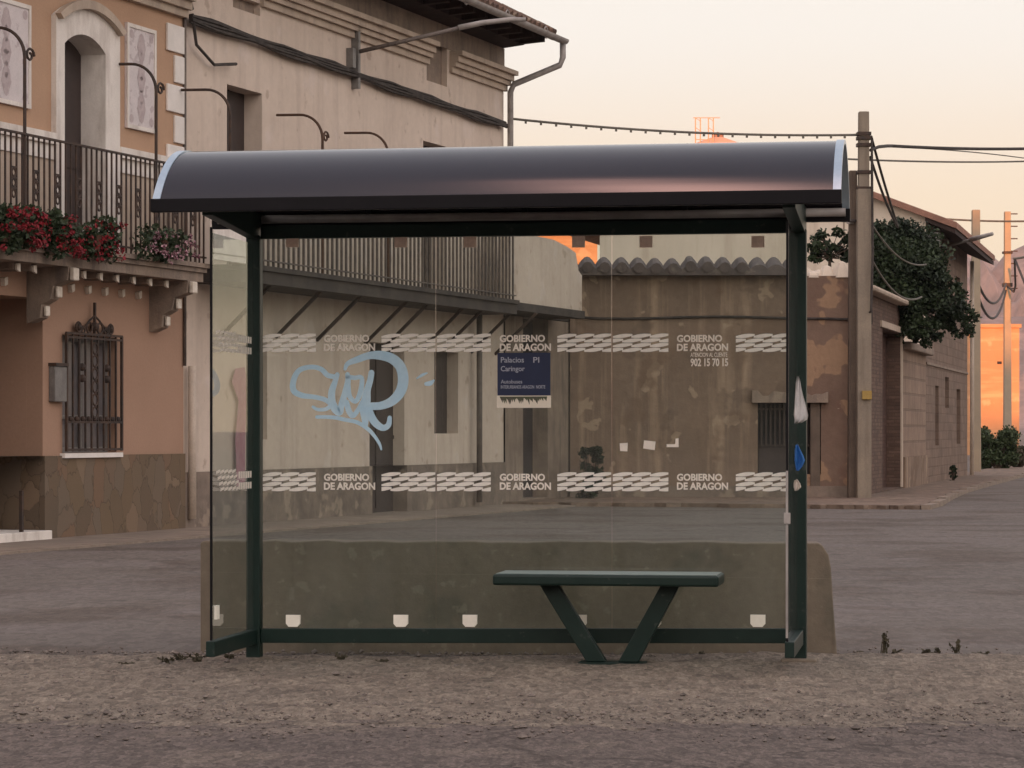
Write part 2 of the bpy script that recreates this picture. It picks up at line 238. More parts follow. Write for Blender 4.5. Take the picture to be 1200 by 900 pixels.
def ground_mat(name, c1, c2, c3, big=0.35, speck=60, spk=0.35, bump=0.006, patch=None, rough=0.9, streak=None, crack=None):
    m = mat(name, c1, c2, big, rough=rough, fine=0.0, streak=streak, spots=[(big*4, c3, 0.5, 0.68, 0.6)] + (patch or []), spec=0.25)
    t = m.node_tree; b = t.nodes['Principled BSDF']; g = t.nodes.new('ShaderNodeTexCoord')
    n = t.nodes.new('ShaderNodeTexNoise'); n.inputs['Scale'].default_value = speck; n.inputs['Detail'].default_value = 5; n.inputs['Roughness'].default_value = 0.75
    n2 = t.nodes.new('ShaderNodeTexVoronoi'); n2.inputs['Scale'].default_value = speck*0.55
    gm_ = t.nodes.new('ShaderNodeMapping'); gm_.inputs['Scale'].default_value = (1.0, .38, 1.0); t.links.new(g.outputs['Object'], gm_.inputs[0]); t.links.new(gm_.outputs[0], n.inputs[0]); t.links.new(gm_.outputs[0], n2.inputs[0])
    a = t.nodes.new('ShaderNodeMapRange'); a.inputs[1].default_value = 0.3; a.inputs[2].default_value = 0.7; a.inputs[3].default_value = 1-spk; a.inputs[4].default_value = 1+spk; t.links.new(n.outputs[0], a.inputs[0])
    s = t.nodes.new('ShaderNodeSeparateColor'); t.links.new(n2.outputs['Color'], s.inputs[0])
    a2 = t.nodes.new('ShaderNodeMapRange'); a2.inputs[3].default_value = 1-spk*0.8; a2.inputs[4].default_value = 1+spk*0.8; t.links.new(s.outputs[0], a2.inputs[0])
    mu = t.nodes.new('ShaderNodeMath'); mu.operation = 'MULTIPLY'; t.links.new(a.outputs[0], mu.inputs[0]); t.links.new(a2.outputs[0], mu.inputs[1])
    if crack:
        wn_ = t.nodes.new('ShaderNodeTexNoise'); wn_.inputs['Scale'].default_value = 1.6; wn_.inputs['Detail'].default_value = 5; t.links.new(g.outputs['Object'], wn_.inputs[0])
        wm = t.nodes.new('ShaderNodeVectorMath'); wm.operation = 'SCALE'; wm.inputs['Scale'].default_value = 1.3; t.links.new(wn_.outputs['Color'], wm.inputs[0])
        wa = t.nodes.new('ShaderNodeVectorMath'); wa.operation = 'ADD'; t.links.new(wm.outputs[0], wa.inputs[0]); t.links.new(g.outputs['Object'], wa.inputs[1])
        vc = t.nodes.new('ShaderNodeTexVoronoi'); vc.feature = 'DISTANCE_TO_EDGE'; vc.inputs['Scale'].default_value = crack[0]; t.links.new(wa.outputs[0], vc.inputs[0])
        vr = t.nodes.new('ShaderNodeMapRange'); vr.inputs[1].default_value = 0.0; vr.inputs[2].default_value = crack[1]; vr.inputs[3].default_value = crack[2]; vr.inputs[4].default_value = 1.0; t.links.new(vc.outputs['Distance'], vr.inputs[0])
        mu2 = t.nodes.new('ShaderNodeMath'); mu2.operation = 'MULTIPLY'; t.links.new(mu.outputs[0], mu2.inputs[0]); t.links.new(vr.outputs[0], mu2.inputs[1]); mu = mu2
    src = b.inputs['Base Color'].links[0].from_socket
    x = t.nodes.new('ShaderNodeVectorMath'); x.operation = 'SCALE'; t.links.new(src, x.inputs[0]); t.links.new(mu.outputs[0], x.inputs['Scale']); t.links.new(x.outputs[0], b.inputs['Base Color'])
    bp = t.nodes.new('ShaderNodeBump'); bp.inputs['Distance'].default_value = bump; t.links.new(mu.outputs[0], bp.inputs['Height']); t.links.new(bp.outputs[0], b.inputs['Normal'])
    return m
M['plaza'] = ground_mat('worn_asphalt_square', (0.158,0.137,0.119), (0.114,0.099,0.086), (0.168,0.144,0.130), big=0.11, speck=34, spk=0.20, crack=(0.13, 0.006, 0.72), bump=0.01, streak=(0.45,(0.170,0.148,0.138),(.6,1.5,1),0.6), patch=[(0.5,(0.100,0.080,0.065),0.51,0.62,0.8),(1.7,(0.085,0.073,0.068),0.63,0.70,0.5)])
M['road'] = ground_mat('road_asphalt', (0.215,0.175,0.152), (0.18,0.147,0.130), (0.245,0.198,0.172), big=0.6, speck=62, spk=0.50, bump=0.016, crack=(0.45, 0.02, 0.45), patch=[(1.1,(0.29,0.238,0.193),0.56,0.66,0.6),(3.0,(0.13,0.108,0.098),0.6,0.68,0.5)])
M['verge'] = ground_mat('sandy_gravel_verge', (0.335,0.275,0.218), (0.28,0.232,0.186), (0.235,0.193,0.158), big=0.9, speck=52, spk=0.48, bump=0.02, patch=[(2.2,(0.17,0.137,0.112),0.58,0.68,0.65),(7,(0.38,0.32,0.26),0.6,0.68,0.5)])
M['pavement'] = ground_mat('pavement_concrete', (0.27,0.215,0.17), (0.22,0.178,0.145), (0.19,0.15,0.12), big=0.5, speck=20, spk=0.12, bump=0.005)
M['dirt'] = ground_mat('dirt_pavement', (0.20,0.148,0.112), (0.155,0.115,0.09), (0.25,0.19,0.145), big=0.6, speck=10, spk=0.2, bump=0.02)
M['kerb'] = mat('kerb_stone', (0.27,0.215,0.17), (0.20,0.16,0.13), 2.5, bump=0.006, fine=0.12)
M['hill'] = mat('dry_hillside', (0.10,0.085,0.06), (0.07,0.065,0.045), 0.05, fine=0.1, bscale=0.8)
M['mountain'] = mat('bare_mountain_rock', (0.26,0.20,0.185), (0.15,0.13,0.13), 0.02, fine=0.15, bscale=0.15, streak=(0.04,(0.11,0.10,0.105),(1,1,.4),0.8), contrast=(0.42,0.58))

# ------------------------------------------------------------ mesh helpers
class MB:
    def __init__(s): s.bm = bmesh.new()
    def quad(s, *p):
        s.bm.faces.new([s.bm.verts.new(q) for q in p]); return s
    def poly(s, pts): return s.quad(*pts)
    def box(s, x0, x1, y0, y1, z0, z1):
        v = [s.bm.verts.new(p) for p in ((x0,y0,z0),(x1,y0,z0),(x1,y1,z0),(x0,y1,z0),(x0,y0,z1),(x1,y0,z1),(x1,y1,z1),(x0,y1,z1))]
        for f in ((0,3,2,1),(4,5,6,7),(0,1,5,4),(1,2,6,5),(2,3,7,6),(3,0,4,7)): s.bm.faces.new([v[i] for i in f])
        return s
    def bar(s, a, b, w, h=None, up=(0,0,1)):
        h = h or w; a = Vector(a); b = Vector(b); d = (b-a).normalized(); up = Vector(up)
        if abs(d.dot(up)) > 0.98: up = Vector((0,1,0))
        x = d.cross(up).normalized()*w/2; y = x.cross(d).normalized()*h/2
        v = [s.bm.verts.new(p) for p in (a-x-y,a+x-y,a+x+y,a-x+y,b-x-y,b+x-y,b+x+y,b-x+y)]
        for f in ((0,3,2,1),(4,5,6,7),(0,1,5,4),(1,2,6,5),(2,3,7,6),(3,0,4,7)): s.bm.faces.new([v[i] for i in f])
        return s
    def tube(s, pts, r, n=8, r1=None, caps=True):
        pts = [Vector(p) for p in pts]; rings = []; k = len(pts)
        ref = None
        for i, p in enumerate(pts):
            d = (pts[min(i+1,k-1)]-pts[max(i-1,0)]).normalized()
            if ref is None: ref = Vector((0,0,1)) if abs(d.z) < 0.9 else Vector((1,0,0))
            x = (ref - d*ref.dot(d)).normalized(); ref = x; y = d.cross(x)
            rr = r if r1 is None else r+(r1-r)*i/(k-1)
            rings.append([s.bm.verts.new(p + (x*math.cos(2*math.pi*j/n)+y*math.sin(2*math.pi*j/n))*rr) for j in range(n)])
        for a, b in zip(rings, rings[1:]):
            for j in range(n): s.bm.faces.new((a[j],a[(j+1)%n],b[(j+1)%n],b[j]))
        if caps: s.bm.faces.new(rings[0][::-1]); s.bm.faces.new(rings[-1])
        return s
    def prism(s, pts, v):      # polygon extruded by vector v
        v = Vector(v); a = [s.bm.verts.new(p) for p in pts]; b = [s.bm.verts.new(Vector(p)+v) for p in pts]; n = len(pts)
        s.bm.faces.new(a); s.bm.faces.new(b[::-1])
        for i in range(n): s.bm.faces.new((a[i],b[i],b[(i+1)%n],a[(i+1)%n]))
        return s
    def leaf(s, c, size, rng, flat=0.0):
        n = Vector((rng.gauss(0,1),rng.gauss(0,1),rng.gauss(0,1)+flat)).normalized(); t = n.orthogonal().normalized()
        a = rng.random()*6.28; t = (t*math.cos(a)+n.cross(t)*math.sin(a)); b = n.cross(t); c = Vector(c); w = size*0.32
        s.bm.faces.new([s.bm.verts.new(p) for p in (c-t*size*.5, c+b*w+n*size*.06, c+t*size*.5, c-b*w+n*size*.06)])
        return s
    def lathe(s, c, prof, n=20):
        c = Vector(c); rings = [[s.bm.verts.new(c+Vector((r*math.cos(2*math.pi*j/n), r*math.sin(2*math.pi*j/n), z))) for j in range(n)] for r, z in prof]
        for a, b in zip(rings, rings[1:]):
            for j in range(n): s.bm.faces.new((a[j],a[(j+1)%n],b[(j+1)%n],b[j]))
        if prof[0][0] > 0.001: s.bm.faces.new(rings[0][::-1])
        if prof[-1][0] > 0.001: s.bm.faces.new(rings[-1])
        return s
    def sphere(s, c, r, n=8):
        return s.lathe(c, [(max(0.0005, math.sin(math.pi*i/n)*r), -math.cos(math.pi*i/n)*r) for i in range(n+1)], n+2)

class Frame:
    """local axes for a facade: x along it, y into it, z up"""
    def __init__(s, x, y, ang, dz=0): s.loc = Vector((x,y,dz)); s.ang = ang; s.m = Matrix.Translation(s.loc) @ Matrix.Rotation(ang, 4, 'Z'); s.inv = s.m.inverted()
WORLD = Frame(0,0,0)

def tagp(o, label=None, cat=None, group=None, kind=None):
    if label: o['label'] = label
    if cat: o['category'] = cat
    if group: o['group'] = group
    if kind: o['kind'] = kind
    return o
def finish(mb, name, m, off=(0,0,0), smooth=False, bevel=0, recalc=True):
    bm = mb.bm if isinstance(mb, MB) else mb
    if recalc: bmesh.ops.recalc_face_normals(bm, faces=bm.faces)
    bmesh.ops.translate(bm, vec=-Vector(off), verts=bm.verts)
    me = bpy.data.meshes.new(name); bm.to_mesh(me); bm.free(); me.materials.append(M[m] if isinstance(m, str) else m)
    if smooth:
        for p in me.polygons: p.use_smooth = True
    o = bpy.data.objects.new(name, me); COL.objects.link(o)
    if bevel:
        b = o.modifiers.new('bevel', 'BEVEL'); b.width = bevel; b.segments = 2; b.limit_method = 'ANGLE'
    return o
class Thing:
    def __init__(s, name, label, cat, frame=WORLD, off=(0,0,0), group=None, tilt=0):
        s.fr = frame; s.off = Vector(off)
        s.root = bpy.data.objects.new(name, None); COL.objects.link(s.root); s.root.empty_display_size = 0.3
        s.root.location = frame.m @ s.off; s.root.rotation_euler = (0, tilt, frame.ang); tagp(s.root, label, cat, group)
    def part(s, name, mb, m, parent=None, smooth=False, bevel=0, label=None, recalc=True, kind=None):
        o = finish(mb, name, m, s.off, smooth, bevel, recalc); o.parent = parent or s.root
        if label: o['label'] = label
        if kind: o['kind'] = kind
        return o
def single(name, mb, m, label, cat, frame=WORLD, off=(0,0,0), group=None, smooth=False, bevel=0, recalc=True):
    o = finish(mb, name, m, off, smooth, bevel, recalc); o.location = frame.m @ Vector(off); o.rotation_euler = (0,0,frame.ang)
    return tagp(o, label, cat, group)
def struct(name, mb, m, kind='structure', frame=WORLD, smooth=False):
    o = finish(mb, name, m, smooth=smooth); o.location = frame.loc; o.rotation_euler = (0,0,frame.ang); o['kind'] = kind; return o

def pix(px, py, Y): return Vector(((px-HX)/F*Y, Y, EYE-(py-HY)/F*Y))
LF = Frame(-6.0, 32.0, math.atan2(.943,.333)); RF = Frame(6.8, 53.0, math.atan2(.970,.2425))
def fac(px, py, p=0, f='L'):
    """facade coordinate along the wall and height of a photo pixel, on the plane p metres proud of the wall"""
    x0, y0, tx, ty = (-6.0,32.0,.333,.943) if f == 'L' else (6.8,53.0,.2425,.970)
    k = (px-HX)/F; s = (x0+ty*p - k*(y0-tx*p))/(ty*k-tx); Y = y0+ty*s-tx*p
    return s, EYE-(py-HY)/F*Y
def fs(px, p=0, f='L'): return fac(px, 500, p, f)[0]

def wall_holes(x0, x1, z0, z1, holes, y=0.0, depth=0.3):
    """wall face at y with rectangular openings (hx0,hx1,hz0,hz1) and reveals going inwards"""
    mb = MB(); xs = sorted({x0,x1,*[v for h in holes for v in h[:2] if x0 < v < x1]}); zs = sorted({z0,z1,*[v for h in holes for v in h[2:4] if z0 < v < z1]})
    for a, b in zip(xs, xs[1:]):
        for c, d in zip(zs, zs[1:]):
            mxx, mz = (a+b)/2, (c+d)/2
            if any(h[0] < mxx < h[1] and h[2] < mz < h[3] for h in holes): continue
            mb.quad((a,y,c),(b,y,c),(b,y,d),(a,y,d))
    for h in holes:
        a, b, c, d = max(h[0],x0), min(h[1],x1), max(h[2],z0), min(h[3],z1); e = y+depth
        mb.quad((a,y,c),(a,e,c),(a,e,d),(a,y,d)); mb.quad((b,y,c),(b,y,d),(b,e,d),(b,e,c))
        mb.quad((a,y,d),(a,e,d),(b,e,d),(b,y,d)); mb.quad((a,y,c),(b,y,c),(b,e,c),(a,e,c))
    return mb
def text_mb(txt, size, extr=0.0008, bold=0.0):
    cu = bpy.data.curves.new('txt', 'FONT'); cu.body = txt; cu.size = size; cu.extrude = extr; cu.offset = bold; cu.resolution_u = 3
    o = bpy.data.objects.new('txt', cu); COL.objects.link(o); bpy.context.view_layer.update()
    me = bpy.data.meshes.new_from_object(o.evaluated_get(bpy.context.evaluated_depsgraph_get()))
    bm = bmesh.new(); bm.from_mesh(me); bpy.data.objects.remove(o); bpy.data.curves.remove(cu); bpy.data.meshes.remove(me)
    return bm
def place_text(txt, x0, x1, z0, z1, y, rot=None, bold=0.0):
    """text fitted in the rectangle x0..x1, z0..z1 on the plane y (facing -y)"""
    bm = text_mb(txt, 0.1, bold=bold)
    ax = min(v.co.x for v in bm.verts); bx = max(v.co.x for v in bm.verts); az = min(v.co.y for v in bm.verts); bz = max(v.co.y for v in bm.verts)
    for v in bm.verts:
        X = x0+(v.co.x-ax)/(bx-ax)*(x1-x0); Z = z0+(v.co.y-az)/(bz-az)*(z1-z0); v.co = (X, y-v.co.z, Z)
    return bm
def join_bms(bms):
    out = bmesh.new()
    for b in bms:
        me = bpy.data.meshes.new('t'); b.to_mesh(me); out.from_mesh(me); bpy.data.meshes.remove(me); b.free()
    return out
def sag(a, b, d, n=14):
    a = Vector(a); b = Vector(b)
    return [a.lerp(b, i/n) - Vector((0,0,d*4*(i/n)*(1-i/n))) for i in range(n+1)]

# ============================================================ SETTING
mb = MB(); mb.quad((-1500,-370,0),(1500,-370,0),(1500,4250,0),(-1500,4250,0)); struct('ground', mb, 'plaza')
mb = MB(); mb.quad((-120,-30,.004),(120,-30,.004),(120,12.9,.004),(-120,12.9,.004)); struct('road', mb, 'road')
# verge: bumpy gravel strip under the shelter, edges dying out irregularly below the asphalt
rng = random.Random(3); bm = bmesh.new(); nx, ny = 520, 84; X0, X1, Y0, Y1 = -13, 13, 12.0, 16.9; g = []
for j in range(ny+1):
    row = []
    for i in range(nx+1):
        x = X0+(X1-X0)*i/nx; y = Y0+(Y1-Y0)*j/ny
        n1 = noise.fractal(Vector((x*.9, y*.9, 0)), 1, 2, 4); n2 = noise.fractal(Vector((x*5, y*5, 3)), 1, 2, 4)
        n3 = noise.noise(Vector((x*.45, 7, 0)))
        fe = 12.30+0.30*n1+0.25*n3; be = 16.05+0.10*n1
        h = min((y-fe)/.7, (be-y)/.10, 1.0); h = max(-1, h); sx_ = max(0,min(1,(x+1.2)/2.6)); sy_ = max(0,min(1,(y-13.6)/1.4)); up = .024*sx_*sx_*(3-2*sx_)*sy_*min(1,max(0,(be-y)/.3))
        row.append(bm.verts.new((x, y, 0.004 + up + 0.014*h + 0.010*n2*max(0,h+.8) + 0.003*n1)))
    g.append(row)
for j in range(ny):
    for i in range(nx): bm.faces.new((g[j][i], g[j][i+1], g[j+1][i+1], g[j+1][i]))
struct('verge', bm, 'verge', smooth=True)
# concrete ground along the front of the houses on the left, with its kerb
mb = MB(); mb.box(-6, 20.5, -1.25, 0.4, -0.1, 0.03); struct('pavement', mb, 'pavement', frame=LF)
mb = MB()
for i in range(27): mb.box(-6+i+.003, -5+i-.003, -1.40, -1.252, -0.1, 0.026)
struct('kerb', mb, 'pavement', frame=LF)
# dirt pavement in front of the mud wall and along the street on the right
def rw(u, p): return (6.8+.2425*u+.97*p, 53+.97*u-.2425*p)
KL = [(-6.6,1.75),(-5,1.75),(-2,1.6),(2,1.45),(6,1.35),(14,1.3),(26,1.3),(34,1.4),(60,1.6)]
outer = [(-.8,48.6),(.6,48.2),(2,47.9),(3.4,47.5),(4.5,47.0),(5.4,46.6),(6.2,46.3)]+[rw(*q) for q in KL]
dense = []; r = random.Random(31)
for p, q in zip(outer, outer[1:]):
    for k in range(6): dense.append((p[0]+(q[0]-p[0])*k/6+r.uniform(-.03,.03), p[1]+(q[1]-p[1])*k/6+(r.uniform(-.14,.14) if len(dense) < 42 else 0)))
dense += [rw(60,-.5), rw(0,-.5), (-.8,52.4)]
mb = MB(); mb.prism([(x,y,-.08) for x, y in dense], (0,0,.15)); struct('pavement', mb, 'dirt')
mb = MB()
for (ua,pa_),(ub,pb_) in zip(KL, KL[1:]):
    n_ = int((ub-ua)/1.0)
    for i in range(n_):
        u0_ = ua+(ub-ua)*i/n_; u1_ = ua+(ub-ua)*(i+1)/n_-.03; p0_ = pa_+(pb_-pa_)*i/n_+.02; h_ = .085+.015*math.sin(u0_*2.3)
        a4 = [rw(u0_,p0_),rw(u1_,p0_),rw(u1_,p0_+.16),rw(u0_,p0_+.16)]; mb.prism([(x,y,-.08) for x, y in a4], (0,0,.08+h_))
struct('kerb', mb, 'kerb')
# ridge behind the camera that keeps the low sun off the square
bm = bmesh.new(); rows = []
for i in range(81):
    x = -800+i*20; h = 17.4+0.8*noise.noise(Vector((x*.02,0,0)))
    rows.append([bm.verts.new((x,-150+dy,z*h*1.84)) for dy, z in ((26,-.01),(14,.5),(0,1),(-40,1.0),(-120,-.01))])
for a, b in zip(rows, rows[1:]):
    for j in range(4): bm.faces.new((a[j],a[j+1],b[j+1],b[j]))
struct('hillside', bm, 'hill', smooth=True)
# far mountains
def mountain(name, Y, prof, depth, seed, amp):
    bm = bmesh.new(); rows = []; n = 620; m = 90
    for i in range(n+1):
        px = prof[0][0]+(prof[-1][0]-prof[0][0])*i/n
        for (a,ya),(b,yb) in zip(prof, prof[1:]):
            if a <= px <= b: py = ya+(yb-ya)*(px-a)/(b-a); break
        top = EYE-(py-HY)/F*Y; col = []
        for j in range(m+1):
            t = j/m; y = Y-depth*(1-t); x = (px-HX)/F*Y
            rid = noise.fractal(Vector((x*.012+seed, y*.006, 0)), 1, 2, 6); rr = abs(noise.noise(Vector((x*.035+y*.012+seed*3, y*.004, 2))))+.4*abs(noise.noise(Vector((x*.10-y*.03, y*.012, 5))))
            h = top*(t**1.1) + amp*(rid*.7 - rr)*math.sin(math.pi*min(1,t*.97+.03))*1.0
            col.append(bm.verts.new((x, y, max(-5,h))))
        col.append(bm.verts.new(((px-HX)/F*Y, Y+depth*.5, -5)))
        rows.append(col)
    for a, b in zip(rows, rows[1:]):
        for j in range(m+1): bm.faces.new((a[j],a[j+1],b[j+1],b[j]))
    struct(name, bm, 'mountain', smooth=True)
mountain('mountain', 3300, [(1040,300),(1060,288),(1120,275),(1145,283),(1170,306),(1200,330),(1260,350),(1300,360)], 900, 1.3, 38)
mountain('mountain', 2300, [(1060,400),(1100,372),(1133,330),(1150,303),(1162,318),(1176,300),(1190,292),(1203,286),(1260,262),(1340,250)], 600, 5.1, 34)
mountain('hills', 1200, [(560,480),(800,462),(1000,430),(1100,392),(1135,375),(1160,372),(1200,371),(1300,360),(1400,390)], 260, 8.7, 10)

# thin evening haze
hm = bpy.data.materials.new('evening_haze'); hm.use_nodes = True; hm.node_tree.nodes.clear()
ho = hm.node_tree.nodes.new('ShaderNodeOutputMaterial'); hv = hm.node_tree.nodes.new('ShaderNodeVolumePrincipled')
hv.inputs['Color'].default_value = (0.84,0.78,0.80,1); hv.inputs['Density'].default_value = 1.0e-4; hv.inputs['Anisotropy'].default_value = 0.2
hm.node_tree.links.new(hv.outputs[0], ho.inputs['Volume'])
o = finish(MB().box(-1550,1550,-390,4300,-6.5,480), 'haze', hm); o['kind'] = 'stuff'

# ============================================================ BUS SHELTER
SA = math.atan2(-.158,.987)
SFR = Frame(-1.49, 15.8, SA); TILT = 0.0; RISE = 0.035/3.14   # the ground, and with it the lower rail, climbs slightly to the right
def sh(px, py, b):
    k = (px-HX)/F; s = (-1.49-.158*b - k*(15.8-.987*b))/(-.158*k-.987)
    Y = 15.8-.158*s-.987*b
    return s, EYE-(py-HY)/F*Y
T = Thing('bus_shelter', 'dark green metal and glass bus shelter with smoked barrel roof and blue graffiti', 'bus shelter', SFR, tilt=TILT)
W = 3.14
for x in (0, W):
    zg = RISE*x
    mb = MB(); mb.box(x-.041, x+.041, -.041, .041, -.02+zg, 2.46); p = T.part('post', mb, 'green', bevel=.006)
    mb = MB(); mb.box(x-.10, x+.10, -.10, .10, -.02, .024+zg); T.part('base_plate', mb, 'concrete', p, bevel=.01)
mb = MB(); mb.box(.043, W-.043, -.03, .03, 2.44, 2.515); T.part('top_beam', mb, 'green', bevel=.004)
mb = MB(); mb.prism([(.043,-.022,.105),(.043,-.022,.188),(W-.043,-.022,.188+.035),(W-.043,-.022,.105+.035)], (0,.044,0)); T.part('bottom_rail', mb, 'green', bevel=.004)
for x in (0, W-.0):
    mb = MB(); mb.box(x-.025, x+.025, -.96, -.043, .10+RISE*x, .185+RISE*x); T.part('side_rail', mb, 'green', bevel=.004)
    mb = MB(); yy = [(-1.02,2.50),(-1.02,2.575),(.10,2.59),(.10,2.44),(-.05,2.44)]
    if x == 0: mb.prism([(x-.03,a,z) for a,z in yy], (.06,0,0))
    else: mb.prism([(x-.035,a,z) for a,z in yy], (.07,0,0))
    T.part('roof_arm', mb, 'green', bevel=.003)
# barrel roof
half, rise, RX0, RX1, ZE, YC = .625, .318, -.255, W+.265, 2.575, -.525
RR = (half**2+rise**2)/(2*rise); am = math.asin(half/RR); n = 110
def arc(o_, i): a = -am+2*am*i/n; return (YC+(RR+o_)*math.sin(a), ZE+rise-RR+(RR+o_)*math.cos(a))
bm = bmesh.new(); rings = []
for i in range(n+1):
    y1, z1 = arc(0, i); y0, z0 = arc(-.008, i)
    rings.append([bm.verts.new((RX0,y0,z0)), bm.verts.new((RX0,y1,z1)), bm.verts.new((RX1,y1,z1)), bm.verts.new((RX1,y0,z0))])
for a, b in zip(rings, rings[1:]):
    for j in range(4): bm.faces.new((a[j],a[(j+1)%4],b[(j+1)%4],b[j]))
T.part('roof_panel', bm, 'roof', smooth=False)
ro = T.root.children[-1]
for p_ in ro.data.polygons: p_.use_smooth = True
ro.data.set_sharp_from_angle(angle=R_(40))
for x in (RX0, RX1):
    bm = bmesh.new(); rings = []; x0, x1 = (x-.012, x+.030) if x == RX0 else (x-.030, x+.012)
    for i in range(n+1):
        y1, z1 = arc(.006, i); y0, z0 = arc(-.016, i)
        rings.append([bm.verts.new(q) for q in ((x0,y0,z0),(x0,y1,z1),(x1,y1,z1),(x1,y0,z0))])
    for a, b in zip(rings, rings[1:]):
        for j in range(4): bm.faces.new((a[j],a[(j+1)%4],b[(j+1)%4],b[j]))
    bm.faces.new(rings[0]); bm.faces.new(rings[-1][::-1])
    T.part('end_trim', bm, 'alu')
mb = MB(); mb.box(RX0-.02, RX1+.015, YC-half-.02, YC-half+.03, ZE-.068, ZE+.004); T.part('roof_edge', mb, 'black_edge', bevel=.004)
mb = MB(); mb.box(RX0-.02, RX1+.015, YC+half-.03, YC+half+.02, ZE-.068, ZE+.004); T.part('roof_edge', mb, 'black_edge', bevel=.004)
mb = MB(); mb.tube([(RX0+.02,YC+half-.045,ZE-.018),(RX1-.01,YC+half-.045,ZE-.018)], .024, 12); T.part('gutter', mb, 'zinc', smooth=True)
for fx in (.25,.5,.75):
    bm = bmesh.new(); rings = []; xx = RX0+(RX1-RX0)*fx
    for i in range(n+1):
        y1, z1 = arc(-.010, i); y0, z0 = arc(-.035, i)
        rings.append([bm.verts.new(q) for q in ((xx-.015,y0,z0),(xx-.015,y1,z1),(xx+.015,y1,z1),(xx+.015,y0,z0))])
    for a, b in zip(rings, rings[1:]):
        for j in range(4): bm.faces.new((a[j],a[(j+1)%4],b[(j+1)%4],b[j]))
    T.part('roof_rib', bm, 'black_edge')
# glass panes
seams = [.046, sh(511,400,0)[0], sh(717,400,0)[0], W-.046]
panes = []
for i, (a, b) in enumerate(zip(seams, seams[1:])):
    mb = MB(); mb.box(a+(.0025 if i else 0), b-(.0025 if i < 2 else 0), -.004, .004, .192, 2.452); panes.append(T.part('glass_pane', mb, 'glass'))
side_l = T.part('side_glass', MB().box(-.004,.004,-.93,-.045,.188,2.41), 'glass')
side_r = T.part('side_glass', MB().box(W-.017,W-.009,-.93,-.045,.22,2.41), 'glass')
for x, sg in ((0, side_l), (W-.013, side_r)):
    T.part('edge_strip', MB().box(x-.006, x+.006, -.944, -.931, .188, 2.44), 'black_edge', sg)
def pane_at(s): return panes[0 if s < seams[1] else 1 if s < seams[2] else 2]
def shp(px, py): return sh(px, py, .006)
# clamps along the foot and the head of the glass
for px in (344, 470, 551, 679, 766, 888):
    s, z = shp(px, 727); mb = MB()
    mb.prism([(s-.042,-.006,z+.032),(s+.042,-.006,z+.032),(s+.042,-.006,z-.018),(s+.026,-.006,z-.036),(s-.026,-.006,z-.036),(s-.042,-.006,z-.018)], (0,-.016,0))
    T.part('clamp', mb, 'clamp')
for px in (343, 470, 551, 678, 757, 888):
    s, z = shp(px, 283); T.part('head_clamp', MB().box(s-.036, s+.036, -.022, -.006, z-.034, z+.03), 'clamp_grey')
for y in (-.87,): T.part('clamp', MB().box(.006, .02, y-.03, y+.03, .30, .375), 'clamp')
# vinyl bands: woven flag stripes and lettering
def flag(px0, px1, py0, py1, seam=None):
    s0, zt = shp(px0, py0); s1, _ = shp(px1, py0); _, zb = shp(px0, py1)
    mb = MB(); h = (zt-zb)/4; L_ = .112; nseg = max(1, round((s1-s0)/L_)); L2 = (s1-s0)/nseg
    for r in range(4):
        for c in range(-1, nseg+1):
            ph = (r*.5) % 1.0; a = s0+(c+ph)*L2; b = a+L2*1.06; zc = zt-(r+.5)*h
            for (u0, u1) in ((a,b),):
                v0, v1 = max(u0,s0), min(u1,s1)
                if v1-v0 < .01: continue
                def zz(u): return zc + ((u-u0)/L2-.5)*h*.40
                def th(u):
                    q = (u-u0)/(u1-u0); return h*(.17+.24*math.sin(math.pi*max(0,min(1,q))))
                us = [v0+(v1-v0)*k/6 for k in range(7)]
                mb.poly([(u, -.0055-.0001*(c%2), zz(u)+th(u)) for u in us]+[(u, -.0055-.0001*(c%2), zz(u)-th(u)) for u in us[::-1]])
    T.part('flag_band', mb, 'white_film', pane_at((s0+s1)/2))
for y0, y1 in ((391,413),(553,576)):
    for a, b in ((308,370),(447,510),(512,575),(653,716),(718,783),(862,925)): flag(a, b, y0, y1)
def words(txt, px0, px1, py0, py1, m='white_film', bold=.0036, par=None, y=-.0052):
    s0, zt = shp(px0, py0); s1, _ = shp(px1, py0); _, zb = shp(px0, py1)
    bm = place_text(txt, s0, s1, zb, zt, y, bold=bold); return T.part('lettering', bm, m, par or pane_at((s0+s1)/2), recalc=False)
for dy in (0, 162.5):
    for x0 in (379.5, 585.5, 793):
        words('GOBIERNO', x0, x0+53, 392.5+dy, 401+dy); words('DE ARAGON', x0, x0+60, 402.7+dy, 411.5+dy)
words('ATENCION AL CLIENTE', 809, 852, 413.3, 418.3, bold=.001); words('902 15 70 15', 809, 853, 420, 429.5, bold=.003)
# blue notice
s0, zt = shp(583, 413.5); s1, _ = shp(645, 413.5); _, zm = shp(583, 463.5); _, zb = shp(583, 478)
nb = T.part('stop_notice', MB().box(s0, s1, -.012, -.0055, zm, zt), 'blue_sign', panes[1], label='navy blue stop notice with pale lettering')
T.part('notice_footer', MB().box(s0-.003, s1+.003, -.014, -.0055, zb, zm-.001), 'sign_white', panes[1])
words('Palacios', 587, 614, 418.5, 425, 'sign_text', .001, nb, -.0125); words('PI', 625, 632, 418.5, 425, 'sign_text', .001, nb, -.0125)
words('Caringor', 587, 615, 429, 437, 'sign_text', .001, nb, -.0125); words('Autobuses', 587, 612, 445, 449.5, 'sign_text', .0005, nb, -.0125)
words('INTERURBANOS ARAGON  NORTE', 587, 639, 451.5, 455.5, 'sign_text', .0008, nb, -.0125)
mb = MB(); r5 = random.Random(5)
